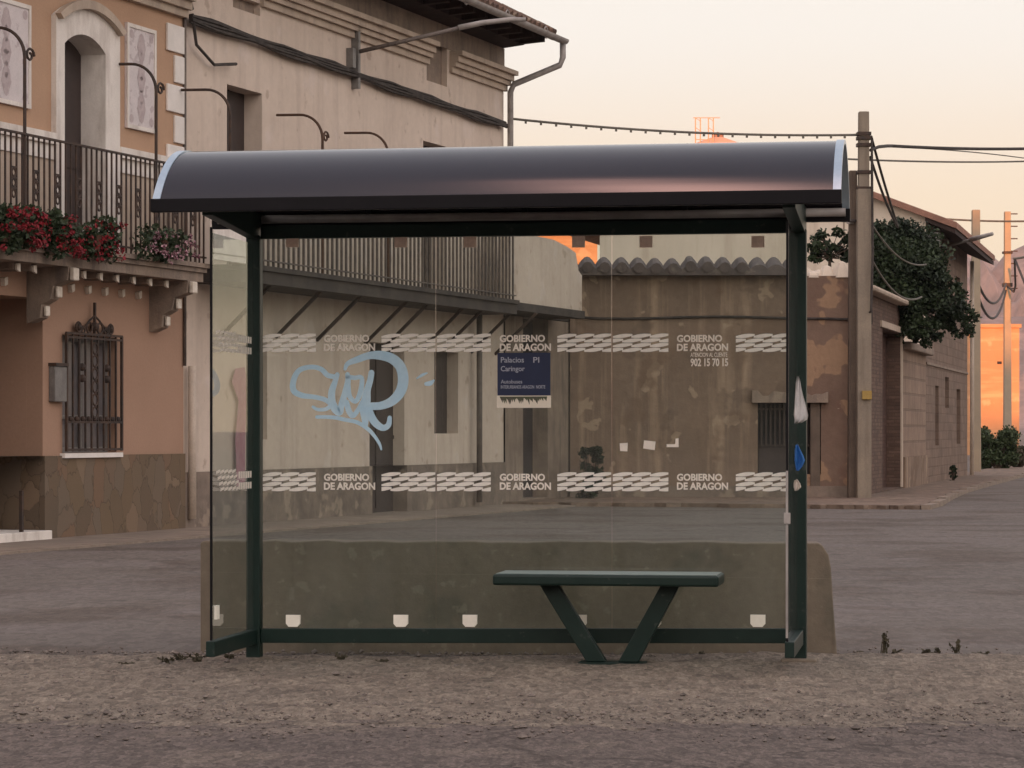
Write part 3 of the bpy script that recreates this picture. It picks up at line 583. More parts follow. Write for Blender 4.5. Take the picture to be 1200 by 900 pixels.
for k in range(26):
    q = k/25; a = s0+.02+(s1-s0-.05)*q; hh = (.018+.03*r5.random()); mb.prism([(a-.008,-.0145,zm-.006),(a+.012,-.0145,zm-.006),(a+.004+.01*r5.random(),-.0145,zm-.006-hh)], (0,-.0005,0))
T.part('notice_picture', mb, 'sign_pic', panes[1])
# small white stickers
for pts in ([(726,519.5),(735.5,519),(735,529),(726.5,528.5)], [(754.5,516),(768,517.5),(767,527.5),(753.5,525.5)], [(781,520.5),(791,520.5),(791.5,514),(795,513.5),(795,524),(781,524)]):
    q = [shp(*p) for p in pts]; mb = MB(); mb.prism([(s,-.0055,z) for s,z in q], (0,-.001,0)); T.part('paper_scrap', mb, 'white_film', panes[2])
# spray paint tag
def cr_spline(P, n=7):
    P = [P[0]]+P+[P[-1]]; o = []
    for i in range(1, len(P)-2):
        p0,p1,p2,p3 = P[i-1:i+3]
        for k in range(n):
            t = k/n; o.append(tuple(.5*((2*p1[c])+(-p0[c]+p2[c])*t+(2*p0[c]-5*p1[c]+4*p2[c]-p3[c])*t*t+(-p0[c]+3*p1[c]-3*p2[c]+p3[c])*t**3) for c in range(3)))
    o.append(P[-2]); return o
strokes = [
 [(205,1.0,0)],
 [(395,262,34),(340,250,40),(290,205,38),(215,190,36),(130,215,40),(88,290,44),(90,365,46),(150,400,42),(240,412,36),(320,432,36),(362,470,34),(330,500,30),(270,505,26),(232,485,22)],
 [(412,245,34),(395,300,40),(372,370,52),(372,440,56),(395,500,60),(430,525,50),(445,460,46),(470,380,46),(490,300,44),(488,245,36)],
 [(488,262,34),(540,270,34),(590,268,34),(592,330,38),(575,400,38),(545,445,34),(505,410,36),(492,340,40),(490,270,38)],
 [(480,450,40),(500,520,44),(530,550,38),(570,500,34),(600,450,40)],
 [(665,232,44),(655,290,46),(635,360,52),(625,430,70),(615,500,76),(618,570,56),(620,630,36)],
 [(470,205,24),(490,165,36),(560,135,50),(650,105,56),(740,105,70),(820,130,76),(880,190,78),(900,280,80),(880,370,78),(820,440,70),(740,475,60),(660,480,56),(600,480,50)],
 [(640,500,60),(665,560,60),(700,610,56),(750,640,48),(790,620,42),(800,565,32)],
 [(262,560,26),(330,560,28),(400,565,30),(470,580,30),(560,600,30),(640,650,30),(690,705,26),(725,760,22),(738,800,14)],
 [(1000,275,10),(1040,250,22),(1075,235,12)], [(1070,315,30),(1100,310,36),(1125,290,16)],
]
mb = MB()
for j, st in enumerate(strokes[1:]):
    if j == 8: T.part('graffiti', mb, 'graffiti', panes[0], label='light blue spray paint tag')
    if j >= 8: mb = MB()
    P = cr_spline([tuple(map(float, q)) for q in st]); prev = None; yy = -.0056-.0003*j
    Lp = []; Rp = []
    for i, (X, Yy, wd) in enumerate(P):
        nx_, ny_, _ = P[min(i+1,len(P)-1)]; px_, py_, _ = P[max(i-1,0)]
        dx, dy = nx_-px_, ny_-py_; l = math.hypot(dx,dy) or 1; ox, oy = -dy/l*wd/2*.98, dx/l*wd/2*.98
        Lp.append((X+ox, Yy+oy)); Rp.append((X-ox, Yy-oy))
    c3 = lambda q: (lambda v: (v[0], yy, v[1]))(shp(330+q[0]/6.316, 400+q[1]/6.316))
    for i in range(len(P)-1): mb.quad(c3(Lp[i]), c3(Lp[i+1]), c3(Rp[i+1]), c3(Rp[i]))
    for idx in (0, -1):
        cx, cy, wd = P[idx]; mb.poly([(lambda v: (v[0], yy-.0001, v[1]))(shp(330+(cx+wd*.49*math.cos(a*math.pi/6))/6.316, 400+(cy+wd*.49*math.sin(a*math.pi/6))/6.316)) for a in range(12)])
    if j >= 8: T.part('paint_smear', mb, 'graffiti', panes[0])
# bands on the side panes
for sg, x, sgn in ((side_l, 0, 1), (side_r, W-.013, -1)):
    mb = MB()
    for zc in (1.82, 1.05):
        for r in range(4):
            for c in range(5):
                a = -.86+c*.085+(r*.03); z = zc+.055-.032*r; mb.prism([(x+sgn*.006,a,z-.012),(x+sgn*.006,a+.075,z-.002),(x+sgn*.006,a+.08,z+.012),(x+sgn*.006,a+.005,z+.004)], (sgn*.0008,0,0))
        for r in range(2):
            for c in range(6): mb.box(x+sgn*.006, x+sgn*.0068, -.38+c*.05, -.38+c*.05+.036, zc+.012-.062*r, zc+.05-.062*r)
    T.part('flag_band', mb, 'white_film', sg)

T.part('glint_strip', MB().box(W-.020, W-.008, -.955, -.9445, .24, 1.12), 'zinc', side_r)  # pale strip painting in the bright highlights along the glass edge
T.part('glass_fitting', MB().box(W-.03, W+.005, -.962, -.9555, .84, .90), 'zinc', side_r, bevel=.006)
# bench
B = Thing('bench', 'dark green metal bench with two slanting legs inside the bus shelter', 'bench', SFR, off=(2.09,-.22,0), tilt=TILT)
bs0, bs1 = 1.466, 2.722
BZ = .022
mb = MB(); mb.box(bs0, bs1, -.42, -.02, .452+BZ, .512+BZ); B.part('seat', mb, 'green', bevel=.012)
mb = MB(); mb.box(bs0+.015, bs1-.015, -.405, -.035, .5125+BZ, .516+BZ); B.part('seat_top', mb, 'green_top')
for a, b in (((1.755),(2.025)), ((2.44),(2.205))):
    mb = MB(); y0 = -.26; mb.prism([(a-.052,y0,.452+BZ),(a+.052,y0,.452+BZ),(b+.056,y0,.022+BZ),(b-.056,y0,.022+BZ)], (0,.07,0)); B.part('leg', mb, 'green', bevel=.004)
B.part('foot_plate', MB().box(1.93, 2.30, -.31, -.14, .0, .020+BZ), 'green')

# plastic scraps caught on the right-hand side pane
def scrap(pts, name, m, label, cat, b=.96, depth=.05, seed=1):
    r = random.Random(seed); bm = bmesh.new(); rows = []
    for (xl, xr, y) in pts:
        row = []
        for k in range(9):
            q = k/8; s, z = sh(xl+(xr-xl)*q, y, b); fold = math.sin(q*11+y*.11)*.013+r.uniform(-.004,.004)
            row.append(bm.verts.new((s, -b+fold-.015, z+r.uniform(-.004,.004))))
        rows.append(row)
    for a, c in zip(rows, rows[1:]):
        for k in range(8): bm.faces.new((a[k],a[k+1],c[k+1],c[k]))
    for f in list(bm.faces): pass
    ext = bmesh.ops.solidify(bm, geom=list(bm.faces), thickness=.004)
    s0, z0 = sh(pts[0][0], pts[0][2], b)
    o = finish(bm, name, m, (s0,-b,z0), smooth=True); o.location = SFR.m @ Vector((s0,-b,z0)); o.rotation_euler = (0,TILT,SA); tagp(o, label, cat)
scrap([(934,936,441),(932.5,938,447),(932,939,455),(931.5,941,462),(931,943,470),(930.5,945,478),(930,947,486),(931,946,491),(931,938,496)], 'plastic_bag', 'rag', 'torn white plastic bag hanging from the front edge of the right glass side', 'plastic bag')
scrap([(932,935,521),(931,938,527),(931,941,533),(931,943,539),(932,940,546),(933,936,551)], 'plastic_scrap', 'blue_rag', 'small crumpled blue plastic scrap stuck on the right edge of the shelter', 'plastic scrap', seed=4)
scrap([(931,934,562),(930,938,566),(930,939,571),(931,935,575)], 'paper_scrap', 'white_film', 'tiny white paper flap stuck low on the right edge of the shelter', 'paper scrap', seed=7)

# low concrete wall behind the shelter
Yw = 16.25; a = pix(232,640,Yw).x; b_ = pix(985,640,Yw-.35).x
bm = bmesh.new(); nseg = 60; top = []
CW = Frame(a, Yw+.12, math.atan2(-.30, b_-a)); Lw = math.hypot(b_-a, .30)
mb = MB(); prof = [(0,-.05)]+[(0,.66),(.02,.672)]
r = random.Random(9)
for i in range(1, 34): prof.append((.02+(Lw-.14)*i/34, .672+.006*r.uniform(-1,1)))
prof += [(Lw-.11,.67),(Lw-.085,.655),(Lw-.05,.60),(Lw-.035,.52),(Lw-.022,.3),(Lw,.02),(Lw,-.05)]
mb.prism([(x,0,z) for x, z in prof], (0,.26,0))
CT = Thing('concrete_wall', 'low weathered concrete wall standing behind the bus shelter', 'low wall', CW)
CT.part('wall', mb, 'concrete', bevel=.008)
mb = MB(); mb.prism([(.012,-.014,-.04),(Lw-.03,-.014,-.04),(Lw-.038,-.014,.46),(Lw*.55,-.014,.475),(.012,-.014,.485)], (0,.012,0)); CT.part('lower_course', mb, 'concrete')

# ============================================================ PINK HOUSE (left)
H1 = Thing('house', 'ochre and salmon rendered house with stone plinth, white quoins and a flowered balcony', 'house', LF)
sE = fs(215); zp = fac(130,533)[1]; zf = fac(130,318,.0)[1]
ZF = 3.52    # balcony floor
g0, gz1 = fac(73,392); g1, gz0 = fac(136,530)
d0 = fs(70); d1 = fs(118); dz = fac(95,48)[1]
por = (-1.6, fs(50), .10, fac(50,350)[1])
holes_up = [(d0-.03, d1+.03, ZF, dz+.12)]
H1.part('wall', wall_holes(-5.0, sE, zp, 3.45, [(g0,g1,gz0,gz1),(por[0],por[1],zp,por[3])], 0, .22), 'salmon')
mbp = wall_holes(-5.0, sE, 0.0, zp, [(por[0],por[1],0,zp)], -.03, 1.5); H1.part('plinth', mbp, 'slate')
H1.part('porch', MB().quad((por[0]-.01,1.49,0.1),(por[1]+.01,1.49,0.1),(por[1]+.01,1.49,3),(por[0]-.01,1.49,3)).box(por[1],por[1]+.05,.221,1.5,zp,3.0).box(por[0],por[1],.221,1.5,por[3],por[3]+.06), 'salmon')
H1.part('front_door', MB().box(por[0]+.3, por[1]-.35, 1.42, 1.485, .1, 2.5), 'door')
H1.part('upper_wall', wall_holes(-5.0, sE, 3.45, 7.45, holes_up, 0, .5), 'ochre')
H1.part('side_wall', MB().box(-5, sE-.01, 7.9, 8, 0, 7.4).box(-5.1, -5, 0.01, 8, 0, 7.4).box(sE-.1, sE-.02, .51, 8, 0, 7.4), 'ochre')
# window with grille
wn = H1.part('window', MB().box(g0+.002, g1-.002, .16, .20, gz0, gz1), 'curtain')
H1.part('frame', MB().box(g0, g0+.06, .12,.159, gz0, gz1).box(g1-.06, g1, .12,.159, gz0, gz1).box((g0+g1)/2-.03,(g0+g1)/2+.03,.12,.159,gz0+.06,gz1-.06).box(g0+.06,g1-.06,.12,.158,gz1-.07,gz1).box(g0+.06,g1-.06,.12,.158,gz0,gz0+.07).box(g0+.06,g1-.06,.121,.157,gz0+.42,gz0+.47), 'metal_grey', wn)
H1.part('sill', MB().box(g0-.06, g1+.06, -.07, .1, gz0-.06, gz0-.002), 'white_paint', wn)
mb = MB(); ng = 9
for i in range(ng+1):
    x = g0-.02+(g1-g0+.04)*i/ng; mb.bar((x,-.07,gz0+.02),(x,-.07,gz1+.02), .032 if i in (0,ng) else .022)
for z in (gz0+.04, gz0+.38, gz1-.03, gz1+.02): mb.box(g0-.03, g1+.03, -.085, -.058, z-.014, z+.014)
xc = (g0+g1)/2
for x in (xc-.32, xc+.32):
    for z in (gz0+.92, gz0+1.06): mb.sphere((x,-.07,z), .05, 6)
def ring(mb, c, r, t=.011, n=14, plane='xz'):
    mb.tube([(c[0]+r*math.cos(2*math.pi*i/n), c[1], c[2]+r*math.sin(2*math.pi*i/n)) for i in range(n+1)], t, 5, caps=False)
for k in range(6): ring(mb, (xc, -.075, gz0+.50+k*.16), .07, .013)
for i in range(ng): mb.sphere((g0+(g1-g0)*(i+.5)/ng,-.07,gz0+.42), .035, 5)
# crest
for s_ in (-1,1):
    pts = [(xc+s_*(.40-.40*math.sin(q*1.57)), -.07, gz1+.02+.24*q+.06*math.sin(q*3.1)) for q in [k/8 for k in range(9)]]; mb.tube(pts, .013, 5)
    ring(mb, (xc+s_*.42,-.07,gz1+.10), .06, .016); ring(mb, (xc+s_*.14,-.07,gz1+.10), .07, .014); ring(mb, (xc+s_*.30,-.07,gz1+.07), .045, .014)
    mb.sphere((xc+s_*.42,-.07,gz1+.10), .045, 6)
mb.bar((xc,-.07,gz1),(xc,-.07,gz1+.42), .03); mb.sphere((xc,-.07,gz1+.12), .06, 6)
H1.part('window_grille', mb, 'iron', wn)
mbx0, mbz1 = fac(57,429); mbx1, mbz0 = fac(71,471)
lb = H1.part('mailbox', MB().box(mbx0, mbx1, -.09, -.001, mbz0, mbz1), 'metal_grey', bevel=.01)
H1.part('lid', MB().box(mbx0-.01, mbx1+.01, -.11, -.001, mbz1+.001, mbz1+.04), 'iron', lb)
# porch step and rail
H1.part('porch_step', MB().box(por[0]-.3, por[1]-.05, -.16, .9, -.05, .135), 'pale_mould', bevel=.01)
x, z = fac(25,575,.1); H1.part('handrail', MB().bar((x,-.1,.13),(x,-.1,z), .04), 'iron')
# balcony door with stone surround
def arch(x0, x1, zs, rise_, k=12):
    c = (x0+x1)/2; h = (x1-x0)/2; Rr = (h*h+rise_*rise_)/(2*rise_); am_ = math.asin(min(1,h/Rr))
    return [(c+Rr*math.sin(-am_+2*am_*i/k), zs+rise_-Rr+Rr*math.cos(-am_+2*am_*i/k)) for i in range(k+1)]
o0, oz = fac(60,28); o1 = fs(135); zs_in = fac(118,62)[1]
inn = arch(d0, d1, zs_in-.02, .17); 
outp = arch(o0+.08, o1-.08, zs_in+.35, .20)
mb = MB(); poly = [(d0,ZF),(d0,zs_in-.02)]
def ringstrip(mb, inner, outer, y0, y1):
    n = len(inner)
    for i in range(n-1):
        a, b, c, d = inner[i], inner[i+1], outer[i+1], outer[i]
        mb.quad((a[0],y0,a[1]),(b[0],y0,b[1]),(c[0],y0,c[1]),(d[0],y0,d[1]))
        mb.quad((a[0],y0,a[1]),(a[0],y1,a[1]),(b[0],y1,b[1]),(b[0],y0,b[1]))
        mb.quad((d[0],y0,d[1]),(c[0],y0,c[1]),(c[0],y1,c[1]),(d[0],y1,d[1]))
    for a, d in ((inner[0],outer[0]),(inner[-1],outer[-1])): mb.quad((a[0],y0,a[1]),(d[0],y0,d[1]),(d[0],y1,d[1]),(a[0],y1,a[1]))
inner = [(d0,ZF)]+inn+[(d1,ZF)]; outer = [(o0,ZF)]+[(o0,zs_in+.30)]+outp[1:-1]+[(o1,zs_in+.30)]+[(o1,ZF)]
ringstrip(mb, inner, outer, -.07, .30)
sr = H1.part('door_surround', mb, 'pale_mould')
mb = MB(); ringstrip(mb, arch(o0+.05,o1-.05,zs_in+.25,.22), arch(o0-.03,o1+.03,zs_in+.31,.27), -.15, -.071); H1.part('door_moulding', mb, 'moulding', sr)
mb = MB(); mb.quad((d0-.01,.28,ZF),(d1+.01,.28,ZF),(d1+.01,.28,dz+.1),(d0-.01,.28,dz+.1)); mb.box((d0+d1)/2-.02,(d0+d1)/2+.02,.26,.279,ZF,dz); 
for k in (0,1):
    xa = d0+.08+k*(d1-d0)/2; xb = xa+(d1-d0)/2-.16
    for za, zb in ((ZF+.2,ZF+.95),(ZF+1.1,ZF+2.3)): mb.box(xa,xb,.262,.279,za,zb)
H1.part('balcony_door', mb, 'door')
# base band, painted panels, quoins, cornice
H1.part('base_band', MB().box(-5, o0, -.05, -.001, 4.62, 4.80).box(-5, o0, -.09, -.001, 4.802, 4.94).box(o1, sE, -.05, -.001, 4.62, 4.80).box(o1, sE-.0, -.09, -.001, 4.802, 4.94), 'pale_mould')
H1.part('dado', MB().box(-5, o0, -.03, -.001, ZF, 4.618).box(o1, sE-.002, -.03, -.001, ZF, 4.618), 'moulding')
for (xa, ya, xb, yb) in ((-25,-10,33,128),(146,26,180,157)):
    s0_, zt_ = fac(xa,ya); s1_, zb_ = fac(xb,yb)
    p_ = H1.part('painted_panel', MB().box(s0_, s1_, -.03, -.001, zb_, zt_), 'panel')
    fw = .05; H1.part('panel_border', MB().box(s0_,s0_+fw,-.045,-.031,zb_,zt_).box(s1_-fw,s1_,-.045,-.031,zb_,zt_).box(s0_+fw,s1_-fw,-.045,-.031,zt_-fw,zt_).box(s0_+fw,s1_-fw,-.045,-.031,zb_,zb_+fw), 'pale_mould', p_)
    cx = (s0_+s1_)/2; mb = MB(); rr = random.Random(2)
    for k in range(13):
        zz_ = zb_+.2+(zt_-zb_-.4)*k/12; q = math.sin(k*1.3)*.5+1
        mb.poly([(cx+.08*q*math.cos(a_*math.pi/4), -.0335-.0002*(k%2), zz_+.11*math.sin(a_*math.pi/4)) for a_ in range(8)])
    for cxx, czz in ((s0_+.13,zb_+.13),(s1_-.13,zb_+.13),(s0_+.13,zt_-.13),(s1_-.13,zt_-.13)):
        H1.part('ornament', MB().poly([(cxx+.06*math.cos(a_*math.pi/4), -.0335, czz+.06*math.sin(a_*math.pi/4)) for a_ in range(8)]), 'panel_art', p_)
    H1.part('ornament', mb, 'panel_art', p_)
mb = MB(); zq = fac(213,18)[1]; zb0 = 6.72
for k in range(6):
    wq = .50 if k % 2 == 0 else .28; zt_ = zb0-k*.40+.0; H1.part('quoin', MB().box(sE-.03-wq, sE-.03, -.035, -.001, zt_-.36, zt_), 'white_paint', bevel=.008)
H1.part('cornice', MB().box(-5, sE-.01, -.08, -.001, 6.85, 6.95).box(-5, sE-.01, -.14, -.001, 6.952, 7.06).box(-5, sE-.01, -.20, -.001, 7.062, 7.22).box(-5, sE-.01, -.30, -.001, 7.222, 7.36), 'moulding')
# roof
mb = MB(); mb.prism([(-5.3,-.6,7.46),(-5.3,4,9.6),(-5.3,8.6,7.46),(-5.3,8.6,7.34),(-5.3,-.6,7.34)], (sE+5.28,0,0)); H1.part('roof', mb, 'roof_tile')
# balcony
P1 = .62; bE = fs(243, P1)
mb = MB(); mb.box(-5, bE, -P1+.06, -.002, 3.28, 3.40).box(-5, bE+.03, -P1+.02, -.002, 3.402, 3.46).box(-5, bE+.06, -P1-.02, -.002, 3.462, ZF)
bal = H1.part('balcony', mb, 'slab')
mb = MB(); xs_ = -3.4
for k in range(60):
    px = 5+k*19.5
    x_, z_ = fac(px, 340, .25)
    if px > 190: break
    if px < 75 and px > 35: continue
    H1.part('modillion', MB().box(x_-.05, x_+.05, -.40, -.001, 3.20, 3.279), 'slab', bal)
mb = MB()
for k in range(60):
    px = 5+k*19.5
    x_, z_ = fac(px, 340, .25)
    if px > 190: break
    if px < 75 and px > 35: continue
    H1.part('drip_ornament', MB().prism([(x_-.035,-.405,3.26),(x_+.05,-.405,3.27),(x_+.05,-.405,3.17),(x_-.02,-.405,3.19)], (0,-.03,0)), 'bracket_white', bal)
    H1.part('drip_ornament', MB().prism([(x_-.05,-.002,3.12),(x_+.03,-.002,3.14),(x_+.03,-.002,3.05),(x_-.03,-.002,3.03)], (0,-.06,0)), 'bracket_white', bal)
for px in (62, 203):
    x_ = fs(px, .3)
    mb = MB(); pr = [(0,0),(-P1+.06,3.25),(-P1+.08,3.12),(-.36,3.06),(-.32,2.90),(-.20,2.84),(-.18,2.68),(-.03,2.62),(-.001,2.62),(-.001,3.279),(-P1+.06,3.279)]
    mb.prism([(x_-.10,a,b) for a,b in pr[1:]], (.20,0,0)); br = H1.part('bracket', mb, 'slab', bal)
    for q_ in ((.07,-P1+.0,-P1+.058,3.12,3.27),(.06,-.40,-.362,2.92,3.05),(.05,-.24,-.202,2.70,2.82)):
        H1.part('leaf_ornament', MB().box(x_-q_[0],x_+q_[0],*q_[1:]), 'bracket_white', br, bevel=.012)
def railing(mb, x0, x1, y, zb, zt, step, r, ornament=None, oz=.5):
    n_ = int((x1-x0)/step)
    for i in range(n_+1):
        x = x0+step*i; mb.bar((x,y,zb),(x,y,zt), r*2)
    mb.box(x0-.02, x1+.02, y-.02, y+.02, zt-.012, zt+.012); mb.box(x0-.02, x1+.02, y-.02, y+.02, zb+.07, zb+.09)
    if ornament:
        i = 1
        while i < n_:
            x = x0+step*(i+.5)
            for k in range(3):
                ring(mb, (x,y,zb+oz+.12*k), .045, .013, 8)
                mb.box(x-step*.5, x+step*.5, y-.012, y+.012, zb+oz+.06+.12*k-.01, zb+oz+.06+.12*k+.01)
            i += ornament
ZR = 4.74
mb = MB(); railing(mb, -5, bE-.02, -P1+.03, ZF, ZR, .128, .0095, 4, .52)
for k in range(4): mb.bar((bE-.02,-P1+.03+.13*(k+1),ZF),(bE-.02,-P1+.03+.13*(k+1),ZR), .019)
mb.box(bE-.035, bE-.005, -P1+.03, -.005, ZR-.012, ZR+.012)
H1.part('railing', mb, 'iron', bal)
def crook(px, py_b, zt=5.62, px2=None, p=P1-.03, reach=.60, scroll=True):
    x_ = fs(px, p); mb = MB(); pts = [(x_,-p,ZF),(x_,-p,zt)]
    for k in range(1, 10):
        a_ = k/9*math.pi/2; pts.append((x_, -p+.36*(1-math.cos(a_)), zt+.36*math.sin(a_)))
    pts.append((x_, -p+reach, zt+.37)); mb.tube(pts, .020, 6)
    if scroll:
        mb.tube([(x_+ (.10*(1-q*.75))*math.cos(q*8)+.12, -p, zt+.04+.09*(1-q*.75)*math.sin(q*8)) for q in [k/16 for k in range(17)]], .016, 5)
    return mb
H1.part('awning_post', crook(29, 165), 'iron', bal); H1.part('awning_post', crook(183, 200), 'iron', bal)

# flower pots on the balcony
def flowers(px0, px1, py0, py1, seed, petals, label, nleaf, npet, grp):
    r = random.Random(seed); p = P1+.10; x0_, z1_ = fac(px0,py0,p); x1_, z0_ = fac(px1,py1,p); xc_ = (x0_+x1_)/2
    t = Thing('flower_pot', label, 'flower pot', LF, off=(xc_,-p,z0_+.1), group=grp)
    t.part('pot', MB().lathe((xc_,-p+.02,z0_+.10), [(.07,0),(.11,.18),(.12,.2),(.10,.2)], 14).box(xc_-.12, xc_+.12, -p, -P1+.05, z0_+.27,z0_+.29), 'pot', smooth=False)
    cl = [(r.uniform(x0_+.12,x1_-.12), r.uniform(z0_+.12,z1_-.12), r.uniform(.10,.20)) for _ in range(9)]
    mb = MB()
    for _ in range(nleaf):
        c = r.choice(cl); a = Vector((r.gauss(0,1),r.gauss(0,.7),r.gauss(0,1))).normalized()*c[2]*r.random()**.4*1.15
        mb.leaf((c[0]+a.x, -p+a.y*.9, c[1]+a.z), r.uniform(.05,.09), r)
    t.part('foliage', mb, 'leaf_geranium', recalc=False)
    mb = MB(); cl2 = [(r.uniform(x0_+.06,x1_-.06), r.uniform(z0_+.02,z1_-.06)) for _ in range(npet)]
    for c in cl2:
        rr_ = r.uniform(.03,.065); yy_ = -p-r.uniform(.05,.2)
        for _ in range(14):
            a = Vector((r.gauss(0,1),r.gauss(0,1),r.gauss(0,1))).normalized()*rr_; mb.leaf((c[0]+a.x, yy_+a.y, c[1]+a.z), r.uniform(.035,.06), r)
    t.part('blossom', mb, petals, recalc=False, kind='stuff')
flowers(-10,22,236,296,1,'red_flower','red geraniums at the far left end of the balcony railing',1100,15,'red geranium pots on the balcony')
flowers(18,48,240,298,2,'red_flower','red geraniums, second clump from the left, just left of the dark balcony door',1100,22,'red geranium pots on the balcony')
flowers(52,92,246,302,3,'red_flower','red geraniums spilling below the balcony door, with dark leaves on their left',1200,20,'red geranium pots on the balcony')
flowers(88,134,250,308,4,'red_flower','red geraniums at the right end of the red row',1200,18,'red geranium pots on the balcony')
flowers(163,216,264,310,5,'pink_flower','pot of purple and white flowers near the right end of the balcony',1100,22,None)

# ============================================================ BEIGE HOUSE
H2 = Thing('house', 'tall beige plastered house with cornice, dark eaves and an iron-railed balcony', 'house', LF, off=(sE,0,0))
sF = 17.65
zst = fac(450,546)[1]; wy = .03
def hole(xa, xb, ya, yb):
    s0_, zt_ = fac(xa, ya, -wy); s1_, _ = fac(xb, ya, -wy); zb_ = fac((xa+xb)/2, yb, -wy)[1]; zt_ = fac((xa+xb)/2, (ya+yb)/2, -wy)[1]
    return s0_, s1_
def hz(px, py): return fac(px, py, -wy)[1]
upA = (fs(266,-wy), fs(307,-wy), 3.6, hz(286,104)); upB = (fs(496,-wy), fs(522,-wy), 3.6, hz(508,168)); upC = (fs(566,-wy), fs(582,-wy), 3.6, 5.4)
vA = (fs(273,-wy), fs(305,-wy), hz(290,14), 7.42); vB = (fs(500,-wy), fs(524,-wy), hz(512,98), hz(512,42))
dA = (fs(433,-wy), fs(474,-wy), .10, hz(450,402)); wB = (fs(509,-wy), fs(537,-wy), hz(522,508), hz(522,412)); wA = (fs(290,-wy), fs(313,-wy), hz(303,515), hz(303,397))
holes = [upA, upB, upC, vA, vB, dA, wB, wA]
H2.part('wall', wall_holes(sE+.002, sF, zst, 8.15, holes, wy, .30), 'beige')
H2.part('plinth', wall_holes(sE+.002, sF, 0, zst, [(dA[0],dA[1],0,zst)], wy-.05, .36), 'stone_band')
H2.part('end_wall', MB().quad((sF,wy,0),(sF,8,0),(sF,8,8.15),(sF,4.2,10.4),(sF,wy,8.15)).box(sE,sF-.01,7.9,8,0,8.1), 'beige')
for h in (upA, upB, upC):
    dd = H2.part('balcony_door', MB().box(h[0]-.01,h[1]+.01,wy+.28,wy+.33,h[2],h[3]+.01), 'door'); H2.part('frame', MB().box((h[0]+h[1])/2-.03,(h[0]+h[1])/2+.03,wy+.25,wy+.279,h[2],h[3]).box(h[0],h[0]+.06,wy+.25,wy+.279,h[2],h[3]), 'darkwood', dd)
for h in (vA, vB): H2.part('blocked_vent', MB().box(h[0]+.001,h[1]-.001,wy+.10,wy+.31,h[2]+.001,h[3]-.001), 'slab')
H2.part('front_door', MB().box(dA[0]-.01,dA[1]+.01,wy+.20,wy+.33,0,dA[3]+.01).box((dA[0]+dA[1])/2-.02,(dA[0]+dA[1])/2+.02,wy+.18,wy+.199,.1,dA[3]).box(dA[0],dA[1],wy+.18,wy+.199,1.2,1.26), 'door')
for h in (wA, wB):
    ww = H2.part('window', MB().box(h[0]-.01,h[1]+.01,wy+.25,wy+.33,h[2]-.01,h[3]+.01), 'glass_dark')
    H2.part('shutter', MB().box(h[0]+.02,(h[0]+h[1])/2-.01,wy+.2,wy+.249,h[2],h[3]).box((h[0]+h[1])/2+.01,h[1]-.02,wy+.2,wy+.249,h[2],h[3]), 'darkwood', ww)
# cornice, broken at the vent
mb = MB()
for xa, xb in ((sE+.01, vA[0]), (vA[1], vB[0]), (vB[1]+.1, sF+.03)):
    for p0, za, zb in ((.06,7.38,7.48),(.12,7.482,7.56),(.17,7.562,7.66),(.24,7.662,7.74)): mb.box(xa, xb+(p0*.4 if xb > sF else 0), wy-p0, wy-.001, za, zb)
H2.part('cornice', mb, 'moulding')
H2.part('frieze', MB().box(sE+.01, sF, wy-.02, wy-.001, 7.76, 8.14), 'slab')
# roof
EV = .90; zE_ = 8.20; sR = fs(650, EV)
bm = bmesh.new(); rows = []; nS = int((sR-sE)/.055)
for i in range(nS+1):
    s_ = sE-.1+(sR-sE+.1)*i/nS; wv = .045*abs(math.sin(math.pi*(s_-sE)/.24))
    row = []
    for j in range(15):
        q = j/14; y_ = -EV+q*(4.2+EV); z_ = zE_+.14+q*(4.2+EV)*.50+wv+.02*((q*14*1.7)%1)
        row.append(bm.verts.new((s_, y_, z_)))
    for j in range(2): row.append(bm.verts.new((s_, 4.2+j*4.6, zE_+.12+(4.2+EV)*.50-j*2.4)))
    rows.append(row)
for a, b in zip(rows, rows[1:]):
    for j in range(16): bm.faces.new((a[j],a[j+1],b[j+1],b[j]))
rf = H2.part('roof', bm, 'roof_tile')
mb = MB()
for k in range(16): # verge tiles
    q = k/15; y_ = -EV+q*(4.2+EV); z_ = zE_+.17+q*(4.2+EV)*.5; mb.tube([(sR-.02,y_,z_),(sR-.02,y_+.33,z_+.19)], .085, 8, .07)
for k in range(int((sR-sE)/.24)):
    s_ = sE+.12+k*.24; mb.tube([(s_,-EV-.06,zE_+.15),(s_,-EV+.25,zE_+.30)], .078, 8, .07)
H2.part('verge_tile', mb, 'roof_tile', rf)
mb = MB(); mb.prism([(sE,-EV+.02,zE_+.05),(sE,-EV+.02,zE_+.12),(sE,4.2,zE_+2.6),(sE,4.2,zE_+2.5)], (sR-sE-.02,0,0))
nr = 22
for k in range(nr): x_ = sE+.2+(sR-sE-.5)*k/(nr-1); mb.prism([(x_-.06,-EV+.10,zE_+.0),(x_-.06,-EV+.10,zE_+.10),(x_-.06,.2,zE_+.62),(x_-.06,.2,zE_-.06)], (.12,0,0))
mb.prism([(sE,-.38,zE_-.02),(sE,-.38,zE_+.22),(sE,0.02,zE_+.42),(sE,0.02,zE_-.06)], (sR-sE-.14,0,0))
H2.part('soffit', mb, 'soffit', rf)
sG = fs(660, EV+.06)
mb = MB(); bm = mb.bm; prev = None
